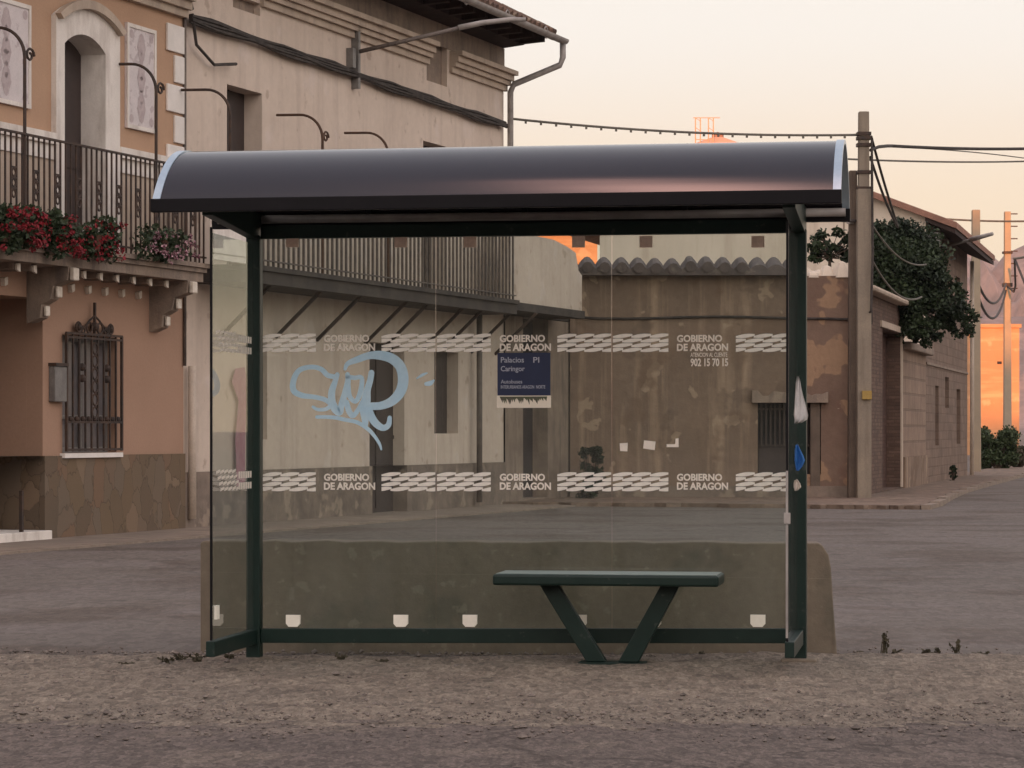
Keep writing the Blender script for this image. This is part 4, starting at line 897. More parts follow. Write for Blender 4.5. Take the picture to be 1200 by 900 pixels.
for i in range(2):
    s_ = (7.5, sG)[i]; ring_ = []
    for k in range(9): a_ = math.pi+math.pi*k/8; ring_.append(bm.verts.new((s_, -EV-.09+.085*math.cos(a_), zE_+.10+.085*math.sin(a_))))
    for k in range(9): a_ = 2*math.pi-math.pi*k/8; ring_.append(bm.verts.new((s_, -EV-.09+.072*math.cos(a_), zE_+.105+.072*math.sin(a_))))
    if prev:
        for k in range(18): bm.faces.new((prev[k],prev[(k+1)%18],ring_[(k+1)%18],ring_[k]))
        bm.faces.new(ring_)
    prev = ring_
gt = H2.part('gutter', mb, 'zinc', smooth=False)
sD = sF-.10
mb = MB(); mb.tube([(sG-.08,-EV-.08,zE_+.05),(sG-.08,-EV-.08,zE_-.22),(sG-.12,-EV-.04,zE_-.36),(sF+.02,-.16,7.50),(sF+.0,-.10,7.36),(sF+.0,-.10,3.9)], .055, 10)
H2.part('downpipe', mb, 'zinc', gt, smooth=True)
mb = MB()
for k in range(5): s_ = 9+k*2.0; ring(mb, (s_,-EV-.09,zE_+.09), .1, .012)
H2.part('gutter_hook', mb, 'zinc', gt)
H2.part('wall_pipe', MB().tube([(sE+.12,-.07,.15),(sE+.12,-.07,2.2)], .055, 10), 'pvc_pipe', smooth=True)
H2.part('seam_pipe', MB().tube([(sE-.02,-.03,2.2),(sE-.02,-.03,7.0)], .022, 6), 'rail_grey', smooth=True)
# balcony of the beige house
P2 = .80; b0 = sE+.35; pa0, pa1 = fs(252,.8), fs(291,.8); b1 = fs(606, P2)
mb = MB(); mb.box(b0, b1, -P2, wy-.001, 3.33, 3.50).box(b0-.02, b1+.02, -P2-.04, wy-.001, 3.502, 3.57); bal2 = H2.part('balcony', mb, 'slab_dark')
mb = MB(); railing(mb, pa1+.03, b1-.03, -P2+.03, 3.57, 4.74, .17, .015); H2.part('railing', mb, 'rail_grey', bal2)
mb = MB(); railing(mb, b0+.04, pa0-.03, -P2+.03, 3.57, 4.74, .12, .011); mb.bar((b0+.02,-P2+.03,3.57),(b0+.02,-P2+.03,4.78),.04)
H2.part('railing', mb, 'iron', bal2)
H2.part('reflection_panel', MB().box(pa0, pa1, -P2+.01, -P2+.07, 3.57, 4.05).box(pa0, pa1, -P2+.01, -P2+.07, 4.065, 4.40).box(pa0, pa1, -P2+.01, -P2+.07, 4.415, 4.74), 'pale_mould', bal2)  # cream panel added to stand in for a reflection in the side glass
k_ = 0; xs2 = [fs(px, -wy) for px in (262, 323, 371, 427, 452, 495, 518, 552, 580)]
for x_ in xs2:
    H2.part('strut', MB().bar((x_, wy, 2.68),(x_+.02, -P2+.06, 3.40), .045), 'iron', bal2)
for px in (270, 378, 455):
    H2.part('awning_post', crook(px, 170, 5.50, p=P2-.03, reach=.72, scroll=(px==378)), 'rust_iron' if px != 270 else 'iron', bal2)
# graffiti, socket
mb = MB(); pts = [(272,432),(283,430),(287,462),(284,500),(283,566),(274,570),(272,515),(276,470),(268,448)]
q = [fac(x, y, -wy+.004) for x, y in pts]; mb.prism([(a_, wy-.055 if b < zst else wy-.055, b) for a_, b in q], (0,.004,0)); H2.part('wall_graffiti', mb, 'graffiti_pink')
# wall lamp with its long arm
x_, z_ = fac(415, 70); xe, ze = fac(540, 26, 1.5)
WLm = Thing('street_lamp', 'long-armed street lamp mounted on the beige house facade above the cables', 'street lamp', LF, off=(x_,0,z_))
WLm.part('bracket', MB().box(x_-.04, x_+.04, -.09, wy-.001, z_-.45, z_+.55).box(x_-.24,x_-.12,-.08,wy-.001,z_-.15,z_+.15), 'metal_grey')
WLm.part('arm', MB().tube([(x_,-.08,z_+.12),(x_+.35,-.8,z_+.32),(x_+.7,-1.5,z_+.52)], .032, 8), 'rail_grey', smooth=True)
WLm.part('lamp_head', MB().tube([(x_+.68,-1.46,z_+.515),(x_+.85,-1.8,z_+.60),(x_+1.05,-2.2,z_+.66),(x_+1.15,-2.4,z_+.66)], .045, 10, .035), 'zinc', smooth=True)
# cable bundle on the facade
mb = MB(); r = random.Random(8)
ends = (fac(222,20,.05), fac(592,146,.05))
for k in range(7):
    pts = []; ph = r.random()*6
    for i in range(60):
        q = i/59; s_ = ends[0][0]+(ends[1][0]-ends[0][0])*q; z_ = ends[0][1]+(ends[1][1]-ends[0][1])*q
        pts.append((s_, -.06-.02*(k%2), z_ + .018*(k-3)*(.9+.3*math.sin(q*22+ph)) - .025*abs(math.sin(q*19+k*.35))))
    mb.tube(pts, .022, 6)
z0_ = ends[0][1]; mb.tube([(sE+.1,-.07,z0_+.1),(sE-.02,-.07,z0_+.3),(sE+.0,-.07,z0_+1.0)], .035, 6)
mb.tube([(sE+.12,-.07,z0_+.05),(sE+.25,-.07,z0_-.35),(sE+.8,-.07,z0_-.55),(sE+1.5,-.07,z0_-.45)], .022, 6)
single('cable_bundle', mb, 'cable', 'thick bundle of black cables running along the beige house facade', 'cables', LF, off=(sE,0,z0_))

# ============================================================ ANNEX WITH TERRACE
sA = fs(672); sP = fs(683, .62)
AN = Thing('annex', 'one-storey grey plastered annex with solid terrace parapet between the beige house and the mud wall', 'building', LF, off=(sF,0,0))
dh = (fs(613), fs(642), .1, fac(627,368)[1])
AN.part('wall', wall_holes(sF+.002, sA+.8, 0, 3.40, [dh], 0, .5), 'slab')
AN.part('back_wall', MB().box(sF+.002, sA+2.2, .52, 3.0, 0, 3.41), 'slab')
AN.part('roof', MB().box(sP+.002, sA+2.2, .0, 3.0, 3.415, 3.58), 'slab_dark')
AN.part('gate', MB().box(dh[0]-.01, dh[1]+.01, .30, .36, .1, dh[3]).box((dh[0]+dh[1])/2-.02,(dh[0]+dh[1])/2+.02,.27,.299,.1,dh[3]), 'glass_dark')
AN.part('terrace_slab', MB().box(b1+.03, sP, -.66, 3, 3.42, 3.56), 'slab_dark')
mb = MB(); mb.prism([(b1+.05,-.62,3.562),(sP-.05,-.62,3.562),(sP-.05,-.62,4.22),(sP-.25,-.62,4.30),(sP-.42,-.62,4.62),(sP-.9,-.62,4.70),(sP-1.7,-.62,4.78),(b1+.05,-.62,4.78)], (0,.14,0)); AN.part('parapet', mb, 'beige')
AN.part('downpipe', MB().tube([(b1-.02,-.12,.1),(b1-.02,-.12,3.4)], .05, 10), 'rail_grey', smooth=True)

# ============================================================ MUD WALL
Ym = 52.0; mx0 = pix(668,0,Ym).x; mx1 = pix(1004,0,Ym).x; mxs = pix(938,0,Ym).x
MW = Thing('mud_wall', 'long brown mud-rendered wall topped with curved clay tiles behind the bus shelter', 'wall', WORLD, off=(3.5,Ym,0))
wh = (pix(888,0,Ym).x, pix(962,0,Ym).x, pix(0,556,Ym).z, pix(0,472,Ym).z)
ztop = pix(0,322,Ym).z
def wsplit(xa, xb, nm, m):
    mb = wall_holes(xa, xb, 0, ztop, [(max(xa,wh[0]), min(xb,wh[1]), wh[2], wh[3])], Ym, .35); mb.quad((xa,Ym+.5,0),(xb,Ym+.5,0),(xb,Ym+.5,ztop),(xa,Ym+.5,ztop)); mb.quad((xa,Ym,ztop),(xb,Ym,ztop),(xb,Ym+.5,ztop),(xa,Ym+.5,ztop)); return MW.part(nm, mb, m)
m1 = wall_holes(mx0, mxs, 0, ztop, [(wh[0], mxs+1, wh[2], wh[3])], Ym, .35); m1.quad((mx0,Ym+.5,0),(mxs,Ym+.5,0),(mxs,Ym+.5,ztop),(mx0,Ym+.5,ztop)).quad((mx0,Ym,ztop),(mxs,Ym,ztop),(mxs,Ym+.5,ztop),(mx0,Ym+.5,ztop))
MW.part('wall', m1, 'mud')
m1 = wall_holes(mxs, mx1, 0, ztop-.02, [(mxs-1, wh[1], wh[2], wh[3])], Ym, .35); m1.quad((mxs,Ym+.5,0),(mx1,Ym+.5,0),(mx1,Ym+.5,ztop-.02),(mxs,Ym+.5,ztop-.02)).quad((mxs,Ym,ztop-.02),(mx1,Ym,ztop-.02),(mx1,Ym+.5,ztop-.02),(mxs,Ym+.5,ztop-.02))
MW.part('wall_end', m1, 'mud_red', label='reddish end of the wall with peeling orange render')
bm = bmesh.new(); rows = []; nS = 420; r = random.Random(6)
for i in range(nS+1):
    x_ = mx0-.05+(pix(932,0,Ym).x-mx0)*i/nS; ph = (x_-mx0)/.325; kk = int(ph); wob = noise.noise(Vector((kk*3.1,0,0)))*.045
    c = math.cos(2*math.pi*(ph+.05*wob*10)); z_ = .15*abs(math.cos(math.pi*ph))**.8-.07+wob
    rows.append([bm.verts.new((x_, Ym-.28, ztop-.02+ .35*z_*0)), bm.verts.new((x_, Ym-.30, ztop+.13+z_*.55)), bm.verts.new((x_, Ym+.25, ztop+.27+z_)), bm.verts.new((x_, Ym+.75, ztop+.10+z_)), bm.verts.new((x_, Ym+.72, ztop-.02))])
for a, b in zip(rows, rows[1:]):
    for j in range(5): bm.faces.new((a[j],a[(j+1)%5],b[(j+1)%5],b[j]))
MW.part('tile_coping', bm, 'old_tile')
mb = MB()
for k in range(int((pix(905,0,Ym).x-mx0)/.325)):
    x_ = mx0+.325*k+.0; wob = noise.noise(Vector((k*3.1,0,0)))*.045; mb.tube([(x_,Ym-.36,ztop+.12+wob),(x_,Ym+.10,ztop+.26+wob)], .105, 10, .09)
MW.part('cover_tile', mb, 'old_tile')
mb = MB(); rr = random.Random(12)
for k in range(7):
    x_ = pix(945+k*8.5,0,Ym).x; hh = rr.uniform(.10,.34); mb.lathe((x_,Ym+.15+rr.random()*.2,ztop-.05), [(.15+rr.random()*.1,0),(.14,hh*.6),(.08,hh*.9),(.02,hh)], 6)
MW.part('broken_coping', mb, 'gable_plaster')
# barred window in the mud wall
wv = MW.part('window', MB().box(wh[0]-.01, wh[1]+.01, Ym+.28, Ym+.37, wh[2]-.01, wh[3]+.01), 'glass_dark')
mb = MB()
for k in range(13): x_ = wh[0]+.08+(wh[1]-wh[0]-.16)*k/12; mb.bar((x_,Ym+.1,wh[2]+.55),(x_,Ym+.1,wh[3]), .034)
for z_ in (wh[2]+.55, wh[3]-.12): mb.box(wh[0], wh[1], Ym+.085, Ym+.115, z_-.02, z_+.02)
MW.part('bars', mb, 'darkwood', wv)
MW.part('shutter_panel', MB().box(wh[0]+.02, wh[1]-.4, Ym+.12, Ym+.2, wh[2], wh[2]+.52), 'door', wv)
mb = MB(); rr = random.Random(2); xl = wh[0]-.12; xr = wh[1]+.12; tp = []
for k in range(15): tp.append((xl+(xr-xl)*k/14, Ym-.16, wh[3]+.15+rr.uniform(-.03,.09)))
mb.prism([(xl,Ym-.16,wh[3]+.002)]+tp+[(xr,Ym-.16,wh[3]+.002)], (0,.15,0)); MW.part('lintel', mb, 'slab', wv)
MW.part('jamb', MB().box(wh[1]-.20, wh[1]-.02, Ym-.03, Ym+.27, wh[2]-.3, wh[3]), 'pole_wood', wv)
mb = MB(); mb.tube([(mx0+.1,Ym-.03,pix(0,371.5,Ym).z)]+[(mx0+(mx1-mx0)*q, Ym-.03, pix(0,372.3+1.2*math.sin(q*9),Ym).z) for q in (.1,.2,.3,.4,.5,.6,.7,.8,.9)]+[(mx1+.1,Ym-.05,pix(0,375,Ym).z)], .024, 6)
mb.tube([(mx1+.1,Ym-.12,pix(0,375,Ym).z),(pix(1019,0,51.5).x,51.28,pix(0,365,51.5).z),(pix(1021,0,51.5).x,51.3,pix(0,300,51.5).z),(pix(1020,0,51.5).x,51.3,pix(0,165,51.5).z)], .024, 6)
single('wall_cable', mb, 'cable', 'single black cable clipped across the mud wall and up the concrete pole', 'cable', off=(mx0,Ym,2))
MW.part('footing', MB().box(mx0,mx1,Ym-.07,Ym-.001,0,.28), 'stone_band')

# ============================================================ GABLED HOUSE ON THE RIGHT STREET
u0 = fs(1030,0,'R'); u1 = fs(1058,0,'R'); u2 = 12.9; u3 = 25.2
GW = Thing('brick_gateway', 'brick gateway with a tall dark opening and white lintel beside the utility pole', 'gateway', RF, off=(.3,0,0))
gh = (fs(1034,0,'R'), fs(1055,0,'R'), .1, 3.45)
GW.part('wall', wall_holes(.25, u1, 0, 4.05, [gh], 0, .45).quad((.25,0,4.05),(u1,0,4.05),(u1,.5,4.05),(.25,.5,4.05)).quad((.25,.5,0),(u1,.5,0),(u1,.5,4.05),(.25,.5,4.05)).quad((.25,0,0),(.25,.5,0),(.25,.5,4.05),(.25,0,4.05)).quad((u1,0,0),(u1,.5,0),(u1,.5,4.05),(u1,0,4.05)), 'brick')
GW.part('lintel', MB().box(gh[0]-.4, gh[1]+.5, -.04, -.001, 3.47, 3.60), 'moulding'); GW.part('coping', MB().box(.2, u1+.3, -.25, .6, 4.052, 4.17), 'moulding', bevel=.05)
GW.part('infill', MB().box(gh[0]-.01, gh[1]+.01, .30, .44, 0, 3.5), 'brick_gate')
GW.part('jamb', MB().box(gh[1]+.002, gh[1]+.30, -.03, -.001, .1, 3.45), 'moulding')
LWt = fac(1070,413,0,'R')[1]
LW = Thing('yard_wall', 'pale adobe yard wall between the brick gateway and the gabled house', 'wall', RF, off=(u1,0,0))
LW.part('wall', MB().box(u1+.01, u2-.01, 0, .45, 0, LWt), 'adobe'); LW.part('coping', MB().box(u1, u2-.02, -.2, .6, LWt+.002, LWt+.18), 'slab', bevel=.03)
LW.part('plinth', MB().box(u1+.01, u2-.01, -.06, -.001, 0, .75), 'mud')
GH = Thing('gabled_house', 'brown adobe house with a cream gable, reddish tiled roof and narrow slit windows', 'house', RF, off=(u2,0,0))
ze = 6.45; wd_ = 8.0; pit = .39
sl = [(fs(1096,0,'R'), fs(1100,0,'R'), fac(1098,522,0,'R')[1], fac(1098,452,0,'R')[1]), (fs(1107.5,0,'R'), fs(1112,0,'R'), fac(1110,478,0,'R')[1], fac(1110,442,0,'R')[1]), (fs(1121,0,'R'), fs(1125.5,0,'R'), fac(1123,520,0,'R')[1], fac(1123,456,0,'R')[1]),
      (fs(1107,0,'R'), fs(1111,0,'R'), fac(1110,352,0,'R')[1], fac(1110,328,0,'R')[1]), (fs(1120,0,'R'), fs(1125,0,'R'), fac(1123,356,0,'R')[1], fac(1123,325,0,'R')[1])]
GH.part('wall', wall_holes(u2, u3, 0, ze, sl, 0, .3), 'house_adobe')
GH.part('gable_wall', MB().quad((u2,0,0),(u2,0,ze),(u2,wd_/2,ze+wd_/2*pit),(u2,wd_,ze),(u2,wd_,0)).quad((u3,0,0),(u3,0,ze),(u3,wd_/2,ze+wd_/2*pit),(u3,wd_,ze),(u3,wd_,0)).quad((u2,wd_,0),(u3,wd_,0),(u3,wd_,ze),(u2,wd_,ze)), 'gable_plaster')
mb = MB()
for y_ in (1.45, 1.95): mb.box(u2-.02, u2-.001, y_, y_+.03, 3, ze+.2)
GH.part('joint', mb, 'slab')
for h in sl: GH.part('slit_window', MB().box(h[0],h[1],.2,.29,h[2],h[3]), 'glass_dark')
GH.part('string_course', MB().box(u2+.01,u3-.01,-.035,-.001,fac(1107,431,0,'R')[1]-.03,fac(1107,431,0,'R')[1]+.03), 'slab')
bm = bmesh.new(); rows = []; ov = .75; nS = 160
for i in range(nS+1):
    s_ = u2-.25+(u3-u2+.6)*i/nS; wv_ = .04*abs(math.sin(math.pi*s_/.28)); row = []
    for q in (0,.33,.66,1): y_ = -ov+q*(wd_/2+ov); row.append(bm.verts.new((s_, y_, ze+.12+(y_)*pit+wv_)))
    for q in (.33,.66,1): y_ = wd_/2+q*(wd_/2+ov); row.append(bm.verts.new((s_, y_, ze+.12+(wd_-y_)*pit+wv_)))
    for y_ in (wd_+ov, wd_/2, -ov): row.append(bm.verts.new((s_, y_, ze+.0+(y_ if y_ <= wd_/2 else wd_-y_)*pit)))
    rows.append(row)
for a, b in zip(rows, rows[1:]):
    for j in range(10): bm.faces.new((a[j],a[(j+1)%10],b[(j+1)%10],b[j]))
bm.faces.new(rows[0]); bm.faces.new(rows[-1][::-1])
rf2 = GH.part('roof', bm, 'gable_tile')
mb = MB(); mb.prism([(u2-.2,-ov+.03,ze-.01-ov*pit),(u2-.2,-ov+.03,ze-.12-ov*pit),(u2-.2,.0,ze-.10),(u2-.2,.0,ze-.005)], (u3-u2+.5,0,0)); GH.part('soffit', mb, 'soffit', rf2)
GH.part('downpipe', MB().tube([(u3+.15,-.12,0),(u3+.15,-.12,ze-.3)], .06, 8), 'pvc_pipe', smooth=True)
# lamp arm on the gabled house
x_, z_ = fac(1099,290,.3,'R'); LA = Thing('street_lamp', 'grey tubular street lamp sticking out from the gabled house', 'street lamp', RF, off=(x_,0,z_))
a_ = RF.inv @ pix(1100,291,68); c_ = RF.inv @ pix(1163,274,66.5)
LA.part('arm', MB().tube([a_, a_.lerp(c_,.6)], .035, 8), 'metal_grey', smooth=True); LA.part('lamp_head', MB().tube([a_.lerp(c_,.6), c_], .065, 8, .045), 'zinc', smooth=True)
LA.part('bracket', MB().box(x_-.1,x_+.1,-.35,-.001,z_-.5,z_+.35), 'metal_grey')

# ============================================================ FAR BUILDINGS
Yo = 150; a = pix(1128,0,Yo).x; b_ = pix(1194.5,0,Yo).x; zt_ = pix(0,384,Yo).z
OB = Thing('stone_building', 'sunlit orange block-walled building at the end of the street', 'building', Frame(a,Yo,0))
wL = b_-a
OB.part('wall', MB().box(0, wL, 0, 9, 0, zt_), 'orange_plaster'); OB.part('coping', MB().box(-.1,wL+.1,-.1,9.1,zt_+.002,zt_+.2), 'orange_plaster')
OB.part('vent', MB().box(1.9,2.15,-.01,-.001,zt_-2.0,zt_-1.85), 'glass_dark')
Yf = 128; a = pix(614,0,Yf).x; b_ = pix(700,0,Yf).x; zt_ = pix(0,262,Yf).z
FH = Thing('far_house', 'sunlit orange house seen over the terrace parapet through the glass', 'house', Frame(a,Yf,0))
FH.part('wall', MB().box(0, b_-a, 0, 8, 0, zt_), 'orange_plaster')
FH.part('roof', MB().prism([(-.3,-.4,zt_+.01),(-.3,4,zt_+1.4),(-.3,8.4,zt_+.01)], (b_-a+.6,0,0)), 'gable_tile')
# church
Yc = 250; c = pix(845,0,Yc); CH = Thing('church', 'orange sunlit church with a low tiled dome and a thin bell frame', 'church', Frame(c.x,Yc,0)); pxm = Yc/F
zd = pix(0,176,Yc).z
CH.part('body', MB().box(-9,7,-3,20,0,zd-5), 'church_clay'); CH.part('drum', MB().lathe((0,4,zd-5.1), [(3.2,0),(3.2,5.0),(3.5,5.1)], 8), 'church_clay')
CH.part('dome', MB().lathe((0,4,zd), [(3.6,0),(3.0,.55),(2.0,1.1),(1.0,1.45),(.55,1.6)], 8), 'church_clay'); CH.part('lantern', MB().lathe((0,4,zd+1.5), [(.55,0),(.55,.35),(.4,.5),(.01,.62)], 8), 'gable_tile')
xl, xr = pix(815,0,Yc).x-c.x, pix(836,0,Yc).x-c.x; zt_ = pix(0,138,Yc).z; mb = MB()
for x_ in (xl, xr, xl+.45, xr-.45): mb.bar((x_,0,zd-6),(x_,0,zt_), .10)
for z_ in (zt_, zt_-.9, zt_-2.6, zt_-4.2): mb.bar((xl,0,z_),(xl+.45,0,z_-.3), .05); mb.bar((xr-.45,0,z_),(xr,0,z_-.3), .05)
mb.bar((xl-.2,0,zt_),(xr+.6,0,zt_), .07); mb.bar((xl,0,zt_-2.0),(xr,0,zt_-2.0), .07)
CH.part('bell_frame', mb, 'church_clay')

# ============================================================ POLES AND CABLES
def pole(name, px, py_t, Y, w0, w1, m, label, zb=0, taper_at=None, group=None):
    x_ = (px-HX)/F*Y; zt_ = EYE-(py_t-HY)/F*Y; t = Thing(name, label, 'pole', WORLD, off=(x_,Y,zb), group=group)
    mb = MB()
    def sq(z, w_): return [mb.bm.verts.new((x_+sx*w_/2, Y+sy*w_/2, z)) for sx, sy in ((-1,-1),(1,-1),(1,1),(-1,1))]
    lv = [(zb-.1,w0)]+([(taper_at,w0*.97),(taper_at+.02,w1*1.08)] if taper_at else [])+[(zt_,w1)]
    rs = [sq(*q) for q in lv]
    for a, b in zip(rs, rs[1:]):
        for j in range(4): mb.bm.faces.new((a[j],a[(j+1)%4],b[(j+1)%4],b[j]))
    mb.bm.faces.new(rs[-1]); t.part('shaft', mb, m, bevel=.02); return t, x_, zt_
t, x1_, z1_ = pole('utility_pole', 1012, 131, 51.5, .27, .19, 'pole_conc', 'tall grey concrete utility pole with cable clamps at the corner of the mud wall', taper_at=pix(0,221,51.5).z)
mb = MB()
for py in (157, 162, 170, 202, 221): z_ = pix(0,py,51.5).z; mb.box(x1_-.13, x1_+.13, 51.5-.13, 51.5+.13, z_-.03, z_+.03)
t.part('clamp_band', mb, 'iron'); t.part('tag', MB().box(x1_-.05,x1_+.13,51.30,51.36,pix(0,468,51.5).z,pix(0,458,51.5).z), 'yellow'); 
mb = MB(); mb.box(x1_+.135,x1_+.165,51.48,51.52,pix(0,380,51.5).z,pix(0,180,51.5).z); t.part('cable_riser', mb, 'cable')
t2, x2_, z2_ = pole('utility_pole', 999.5, 200, 51.7, .20, .15, 'pole_wood', 'shorter brown wooden pole right against the tall concrete one')
t2.part('hook', MB().tube([(x2_,51.6,z2_-1.0),(x2_-.12,51.58,z2_-1.0),(x2_-.14,51.58,z2_-.9)], .02, 6), 'zinc')
t3, x3_, z3_ = pole('utility_pole', 1143.5, 246, 85, .29, .24, 'far_pole', 'concrete pole standing in shade at the far corner of the gabled house')
t4, x4_, z4_ = pole('utility_pole', 1180.5, 248, 121, .34, .27, 'far_pole', 'most distant pole, its top lit orange by the sun')
mb = MB()
for k in range(7): z_ = z4_-.1-k*.55; mb.bar((x4_+.1,121,z_),(x4_+.45,121,z_), .05)
t4.part('step', mb, 'iron')
t4.part('clamp_band', MB().box(x4_-.2,x4_+.2,120.8,121.2,pix(0,296,121).z-.05,pix(0,296,121).z+.05).box(x4_-.2,x4_+.2,120.8,121.2,pix(0,334,121).z-.08,pix(0,334,121).z+.08), 'iron')
def cable(pts, r_, m, label, n=8):
    mb = MB(); mb.tube(pts, r_, 6); o = pts[0]; single('cable', mb, m, label, 'cable', off=tuple(o))
cA = LF.m @ Vector((sF,-.10,fac(592,137,.1)[1]))
mb = MB(); pa = sag(cA, pix(1006,158,51.5), .10, 24); mb.tube(pa, .022, 6)
for p_ in pa[1:-1]: mb.box(p_.x-.02,p_.x+.02,p_.y-.02,p_.y+.02,p_.z-.06,p_.z)
single('cable', mb, 'cable_pale', 'thick cable spanning the sky from the beige house to the tall pole', 'cable', off=tuple(pa[0]))
cable([pix(1020,176,51.5),pix(1030,172,52),pix(1040,171,53)]+sag(pix(1045,171,54),pix(1215,174,60),.03), .032, 'cable', 'thick black cable leaving the tall pole rightwards, topmost of those wires')
cable(sag(pix(985,186,60),pix(1220,188.5,75),.05), .022, 'cable_pale', 'thin grey wire passing behind the tall pole just above the roofs')
cable(sag(pix(1040,172,60),pix(1225,189,75),-.06), .014, 'cable_pale', 'thinnest wire, slanting between the two wires right of the tall pole')
cable(sag(pix(1100,256,86),pix(1215,259,86),.04), .03, 'cable_pale', 'wire crossing the sky over the far corner poles')
cable(sag(pix(1021,160,51.5),pix(1052,265,56),.05), .026, 'cable', 'steep black cable dropping from the tall pole into the tree, right one of the pair')
cable(sag(pix(1020,184,51.5),pix(1052,266,56),.10), .026, 'cable', 'steep black cable dropping from the tall pole into the tree, left one of the pair')
cable(sag(pix(1021,262,51.5),pix(1085,310,57),.25), .018, 'cable_pale', 'upper slack wire hanging in front of the dark tree')
cable(sag(pix(1022,305,51.5),pix(1080,348,57),.30), .020, 'cable_pale', 'lower slack wire looping in front of the dark tree')
cable([pix(951,259,52),pix(975,258,51.8),pix(1003,259,51.5)], .03, 'cable', 'short black cable from the shelter roof line to the brown wooden pole')
cable(sag(pix(1146,332,85),pix(1179,332,121),.75), .045, 'cable', 'upper cable loop slung between the two far poles')
cable(sag(pix(1146,347,85),pix(1179,340,121),.95), .045, 'cable', 'lower cable loop slung between the two far poles')
cable([pix(1181,336,120.7),pix(1188,342,119),pix(1190,335,119),pix(1189,303,118),pix(1196,320,116),pix(1205,342,112)], .05, 'cable', 'cable tail drooping right of the most distant pole')
cable(sag(pix(1188,303,118),pix(1215,296,110),.05), .05, 'cable_pale', 'short pale cable leaving the picture at the right below the orange pole top')

# ============================================================ VEGETATION
def crown(mb, clusters, n, size, seed, flat=0):
    r = random.Random(seed); tot = sum(c[3]**2 for c in clusters)
    for c in clusters:
        for _ in range(int(n*c[3]**2/tot)):
            a = Vector((r.gauss(0,1),r.gauss(0,1),r.gauss(0,1))).normalized()*c[3]*(r.random()**.45)*r.choice((.8,.95,1.0,1.1,1.35))
            mb.leaf((c[0]+a.x, c[1]+a.y, c[2]+a.z*.8), size*r.uniform(.6,1.3), r, flat)
TR = Thing('tree', 'dark leafy tree leaning over the yard wall behind the tall pole', 'tree', WORLD, off=(pix(1036,0,62.5).x,62.5,0))
mb = MB(); b0_ = Vector((pix(1036,0,62.5).x,62.5,0)); mb.tube([b0_, b0_+Vector((.05,-.1,1.6)), b0_+Vector((.1,-.3,3.0)), pix(1060,320,60.2)], .16, 8, .07)
for px, py in ((1040,300),(1080,290),(1095,345),(1120,355),(1045,345)): mb.tube([pix(1060,320,60.2)-Vector((0,0,.5)), pix(px,py,60)], .05, 6, .02)
TR.part('trunk', mb, 'bark')
r = random.Random(21); cl = []
for px, py, rad in ((1062,384,.28),(1075,390,.22),(1045,380,.25),(1086,392,.15),(1032,290,.38),(1045,282,.42),(1062,275,.42),(1080,282,.42),(1092,300,.40),(1045,315,.5),(1068,310,.55),(1085,330,.45),(1040,345,.40),(1062,350,.5),(1085,355,.42),(1070,375,.32),(1100,330,.3),(1104,350,.34),(1112,368,.28),(1122,360,.25),(1100,378,.25),(1132,376,.17),(1126,345,.16),(1090,382,.22),(1050,368,.28),(1137,384,.10),(1028,310,.36),(1030,335,.34),(1055,300,.5),(1075,300,.45),(1055,330,.5),(1075,345,.45),(1095,318,.35),(1030,270,.28),(1056,268,.3)):
    q = pix(px, py, 60+r.uniform(-.5,.6)); cl.append((q.x,q.y,q.z,rad))
mb = MB(); 
for _ in range(70):
    c = r.choice(cl[:22]); a = Vector((r.gauss(0,1),r.gauss(0,.7),r.gauss(0,1)-.2)).normalized()*(c[3]+r.uniform(.0,.28)); cl.append((c[0]+a.x,c[1]+a.y,c[2]+a.z,r.uniform(.06,.14)))
    mb.tube([(c[0],c[1],c[2]),(c[0]+a.x,c[1]+a.y,c[2]+a.z)], .014, 4, .006)
crown(mb, cl, 30000, .095, 5); TR.part('crown', mb, 'leaf_dark', recalc=False)
# leafy sprigs over the wall end
CV = Thing('climbing_shrub', 'leafy sprigs poking up over the red end of the mud wall', 'shrub', WORLD, off=(pix(975,0,52.9).x,52.9,0))
base = Vector((pix(975,0,52.9).x,52.9,0)); mb = MB(); mb.tube([base, base+Vector((0,0,3)), pix(972,300,52.9)], .05, 6, .03); cl = []
r = random.Random(4)
for px, py in ((951,302),(958,306),(990,304),(998,300),(1000,282),(950,290),(953,281),(958,290),(966,296),(968,284),(975,290),(962,276),(984,288),(990,281),(995,275),(998,290),(988,296),(972,302),(982,272),(955,299)):
    q = pix(px,py,52.9+r.uniform(-.2,.2)); cl.append((q.x,q.y,q.z,r.uniform(.06,.15))); mb.tube([pix(972,302,52.9), q], .014, 4, .008)
CV.part('stem', mb, 'bark'); mb = MB(); crown(mb, cl, 700, .13, 6); CV.part('foliage', mb, 'leaf_dark', recalc=False)
def bush(name, label, px, py_b, py_t, Y, wpx, n, size, m, seed, cat='bush', zb=0.0):
    x_ = (px-HX)/F*Y; zt_ = EYE-(py_t-HY)/F*Y; wd = wpx/F*Y; r = random.Random(seed); cl = []
    for _ in range(22):
        rad = wd*r.uniform(.12,.24); cl.append((x_+r.uniform(-.34,.34)*wd, Y+r.uniform(-.25,.25)*wd, zb+rad*.6+r.random()**.8*max(.05,(zt_-zb-rad*1.5)), rad))
    t = Thing(name, label, cat, WORLD, off=(x_,Y,zb)); mb = MB()
    for c in cl: mb.tube([(x_,Y,zb-.02),(c[0],c[1],c[2])], .02*wd+.004, 5, .006)
    t.part('stem', mb, 'bark'); mb = MB(); crown(mb, cl, n, size, seed); t.part('foliage', mb, m, recalc=False)
bush('bush', 'dense green bush at the foot of the far poles below the orange building', 1168, 550, 500, 92, 48, 9000, .13, 'leaf_mid', 3)
bush('bush', 'dry brownish bush at the right edge below the orange building', 1196, 552, 520, 95, 30, 2500, .12, 'weed', 4)
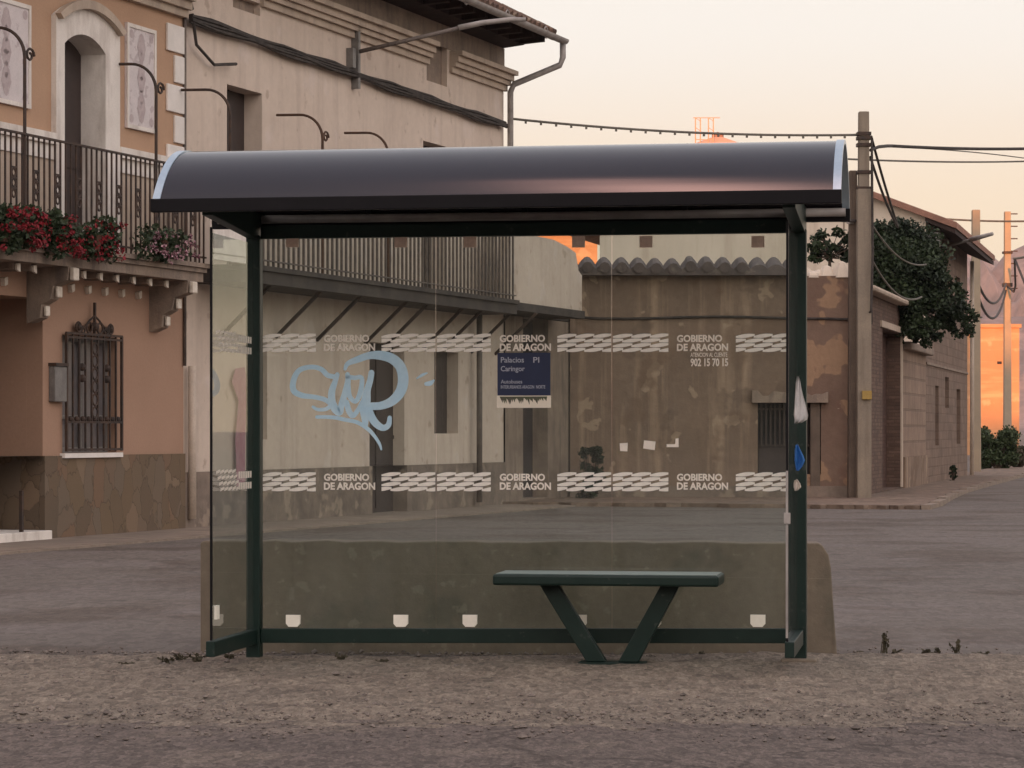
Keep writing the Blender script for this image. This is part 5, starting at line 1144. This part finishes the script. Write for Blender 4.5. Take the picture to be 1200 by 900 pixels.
bush('bush', 'small dark plant growing at the inner corner of the mud wall, seen through the glass', 692, 560, 520, 51.0, 32, 1600, .08, 'leaf_dark', 5)
bush('bush', 'small dark tuft at the wall foot in the middle of the gabled house', 1117, 556, 545, 69.5, 10, 500, .07, 'leaf_dark', 6)

def weed(x_, y_, h, spread, n, label, seed):
    r = random.Random(seed); t = MB()
    for _ in range(n):
        a = r.uniform(0,6.28); l = spread*r.random(); tip = Vector((x_+l*math.cos(a), y_+l*math.sin(a)*.6, h*r.uniform(.4,1))); b0 = Vector((x_+r.uniform(-.02,.02), y_, .012))
        t.tube([b0, b0.lerp(tip,.5)+Vector((0,0,h*.12)), tip], .0035, 4, .0015, caps=False)
        for _ in range(4): t.leaf(b0.lerp(tip, r.uniform(.3,1)), r.uniform(.015,.035), r)
    single('weed', t, 'weed', label, 'weed', off=(x_,y_,0), recalc=False, group='weeds along the back edge of the verge')
wl = [(1036,768,.15,.035,9,'tallest dry weed right of the concrete wall'),(1121,768,.10,.05,9,'second tallest weed, at the far right of the verge'),(1085,769,.05,.05,9,'low weed halfway between the two tall weeds'),(1048,770,.05,.06,10,'low bushy weed touching the tallest weed'),(1150,771,.04,.07,9,'flat weed near the right edge of the photo'),(1098,769,.05,.03,6,'tiny weed beside the second tallest one'),
      (1003,770,.035,.06,8,'tiny weed just right of the concrete wall end'),(232,779,.07,.08,14,'weed clump at the left end of the concrete wall'),(195,779,.05,.07,9,'small weed left of the concrete wall'),(210,777,.06,.06,9,'weed between the small weed and the wall end'),
      (270,776,.05,.06,9,'weed under the left glass side'),(400,776,.05,.05,8,'weed under the bottom rail left of the tag'),(560,776,.05,.06,8,'weed under the bottom rail left of the bench'),(820,775,.06,.08,12,'weed under the right end of the bench'),(760,776,.04,.05,8,'weed just right of the bench feet'),(880,776,.04,.06,8,'weed near the right post'),(450,778,.03,.05,6,'low sprout in the middle of the left pane foot'),(150,782,.03,.07,7,'low sprout along the verge at the far left')]
for k, (px, py, h, sp_, n_, lb_) in enumerate(wl):
    Y = 1.33*F/(py-HY); weed((px-HX)/F*Y, Y, h, sp_, n_, lb_, k)
# loose stones and dirt crumbs on the verge: too many to count
bm = bmesh.new(); r = random.Random(17)
for k in range(5600):
    y_ = r.uniform(11.6,16.6); x_ = r.uniform(-.26,.26)*y_*.95
    if r.random() < .35: y_ = r.gauss(12.7,.35)
    s_ = .004+.012*r.random()**3.5
    if k > 4300: y_ = 16.08-.12*x_/4+r.gauss(0,.06)
    if r.random() < .006: s_ = .025
    z_ = .015 if y_ > 12.4 else .006
    c = Vector((x_,y_,z_+s_*.3)); v = [bm.verts.new(c+Vector((a*s_*r.uniform(.7,1.3),b*s_*r.uniform(.7,1.3),d*s_*.7))) for a,b,d in ((1,0,0),(-1,0,0),(0,1,0),(0,-1,0),(0,0,1),(0,0,-1))]
    for f in ((0,2,4),(2,1,4),(1,3,4),(3,0,4),(2,0,5),(1,2,5),(3,1,5),(0,3,5)): bm.faces.new([v[i] for i in f])
o = struct('gravel', bm, 'pebble', kind='stuff'); tagp(o, 'loose stones and crumbs scattered over the verge', 'gravel')
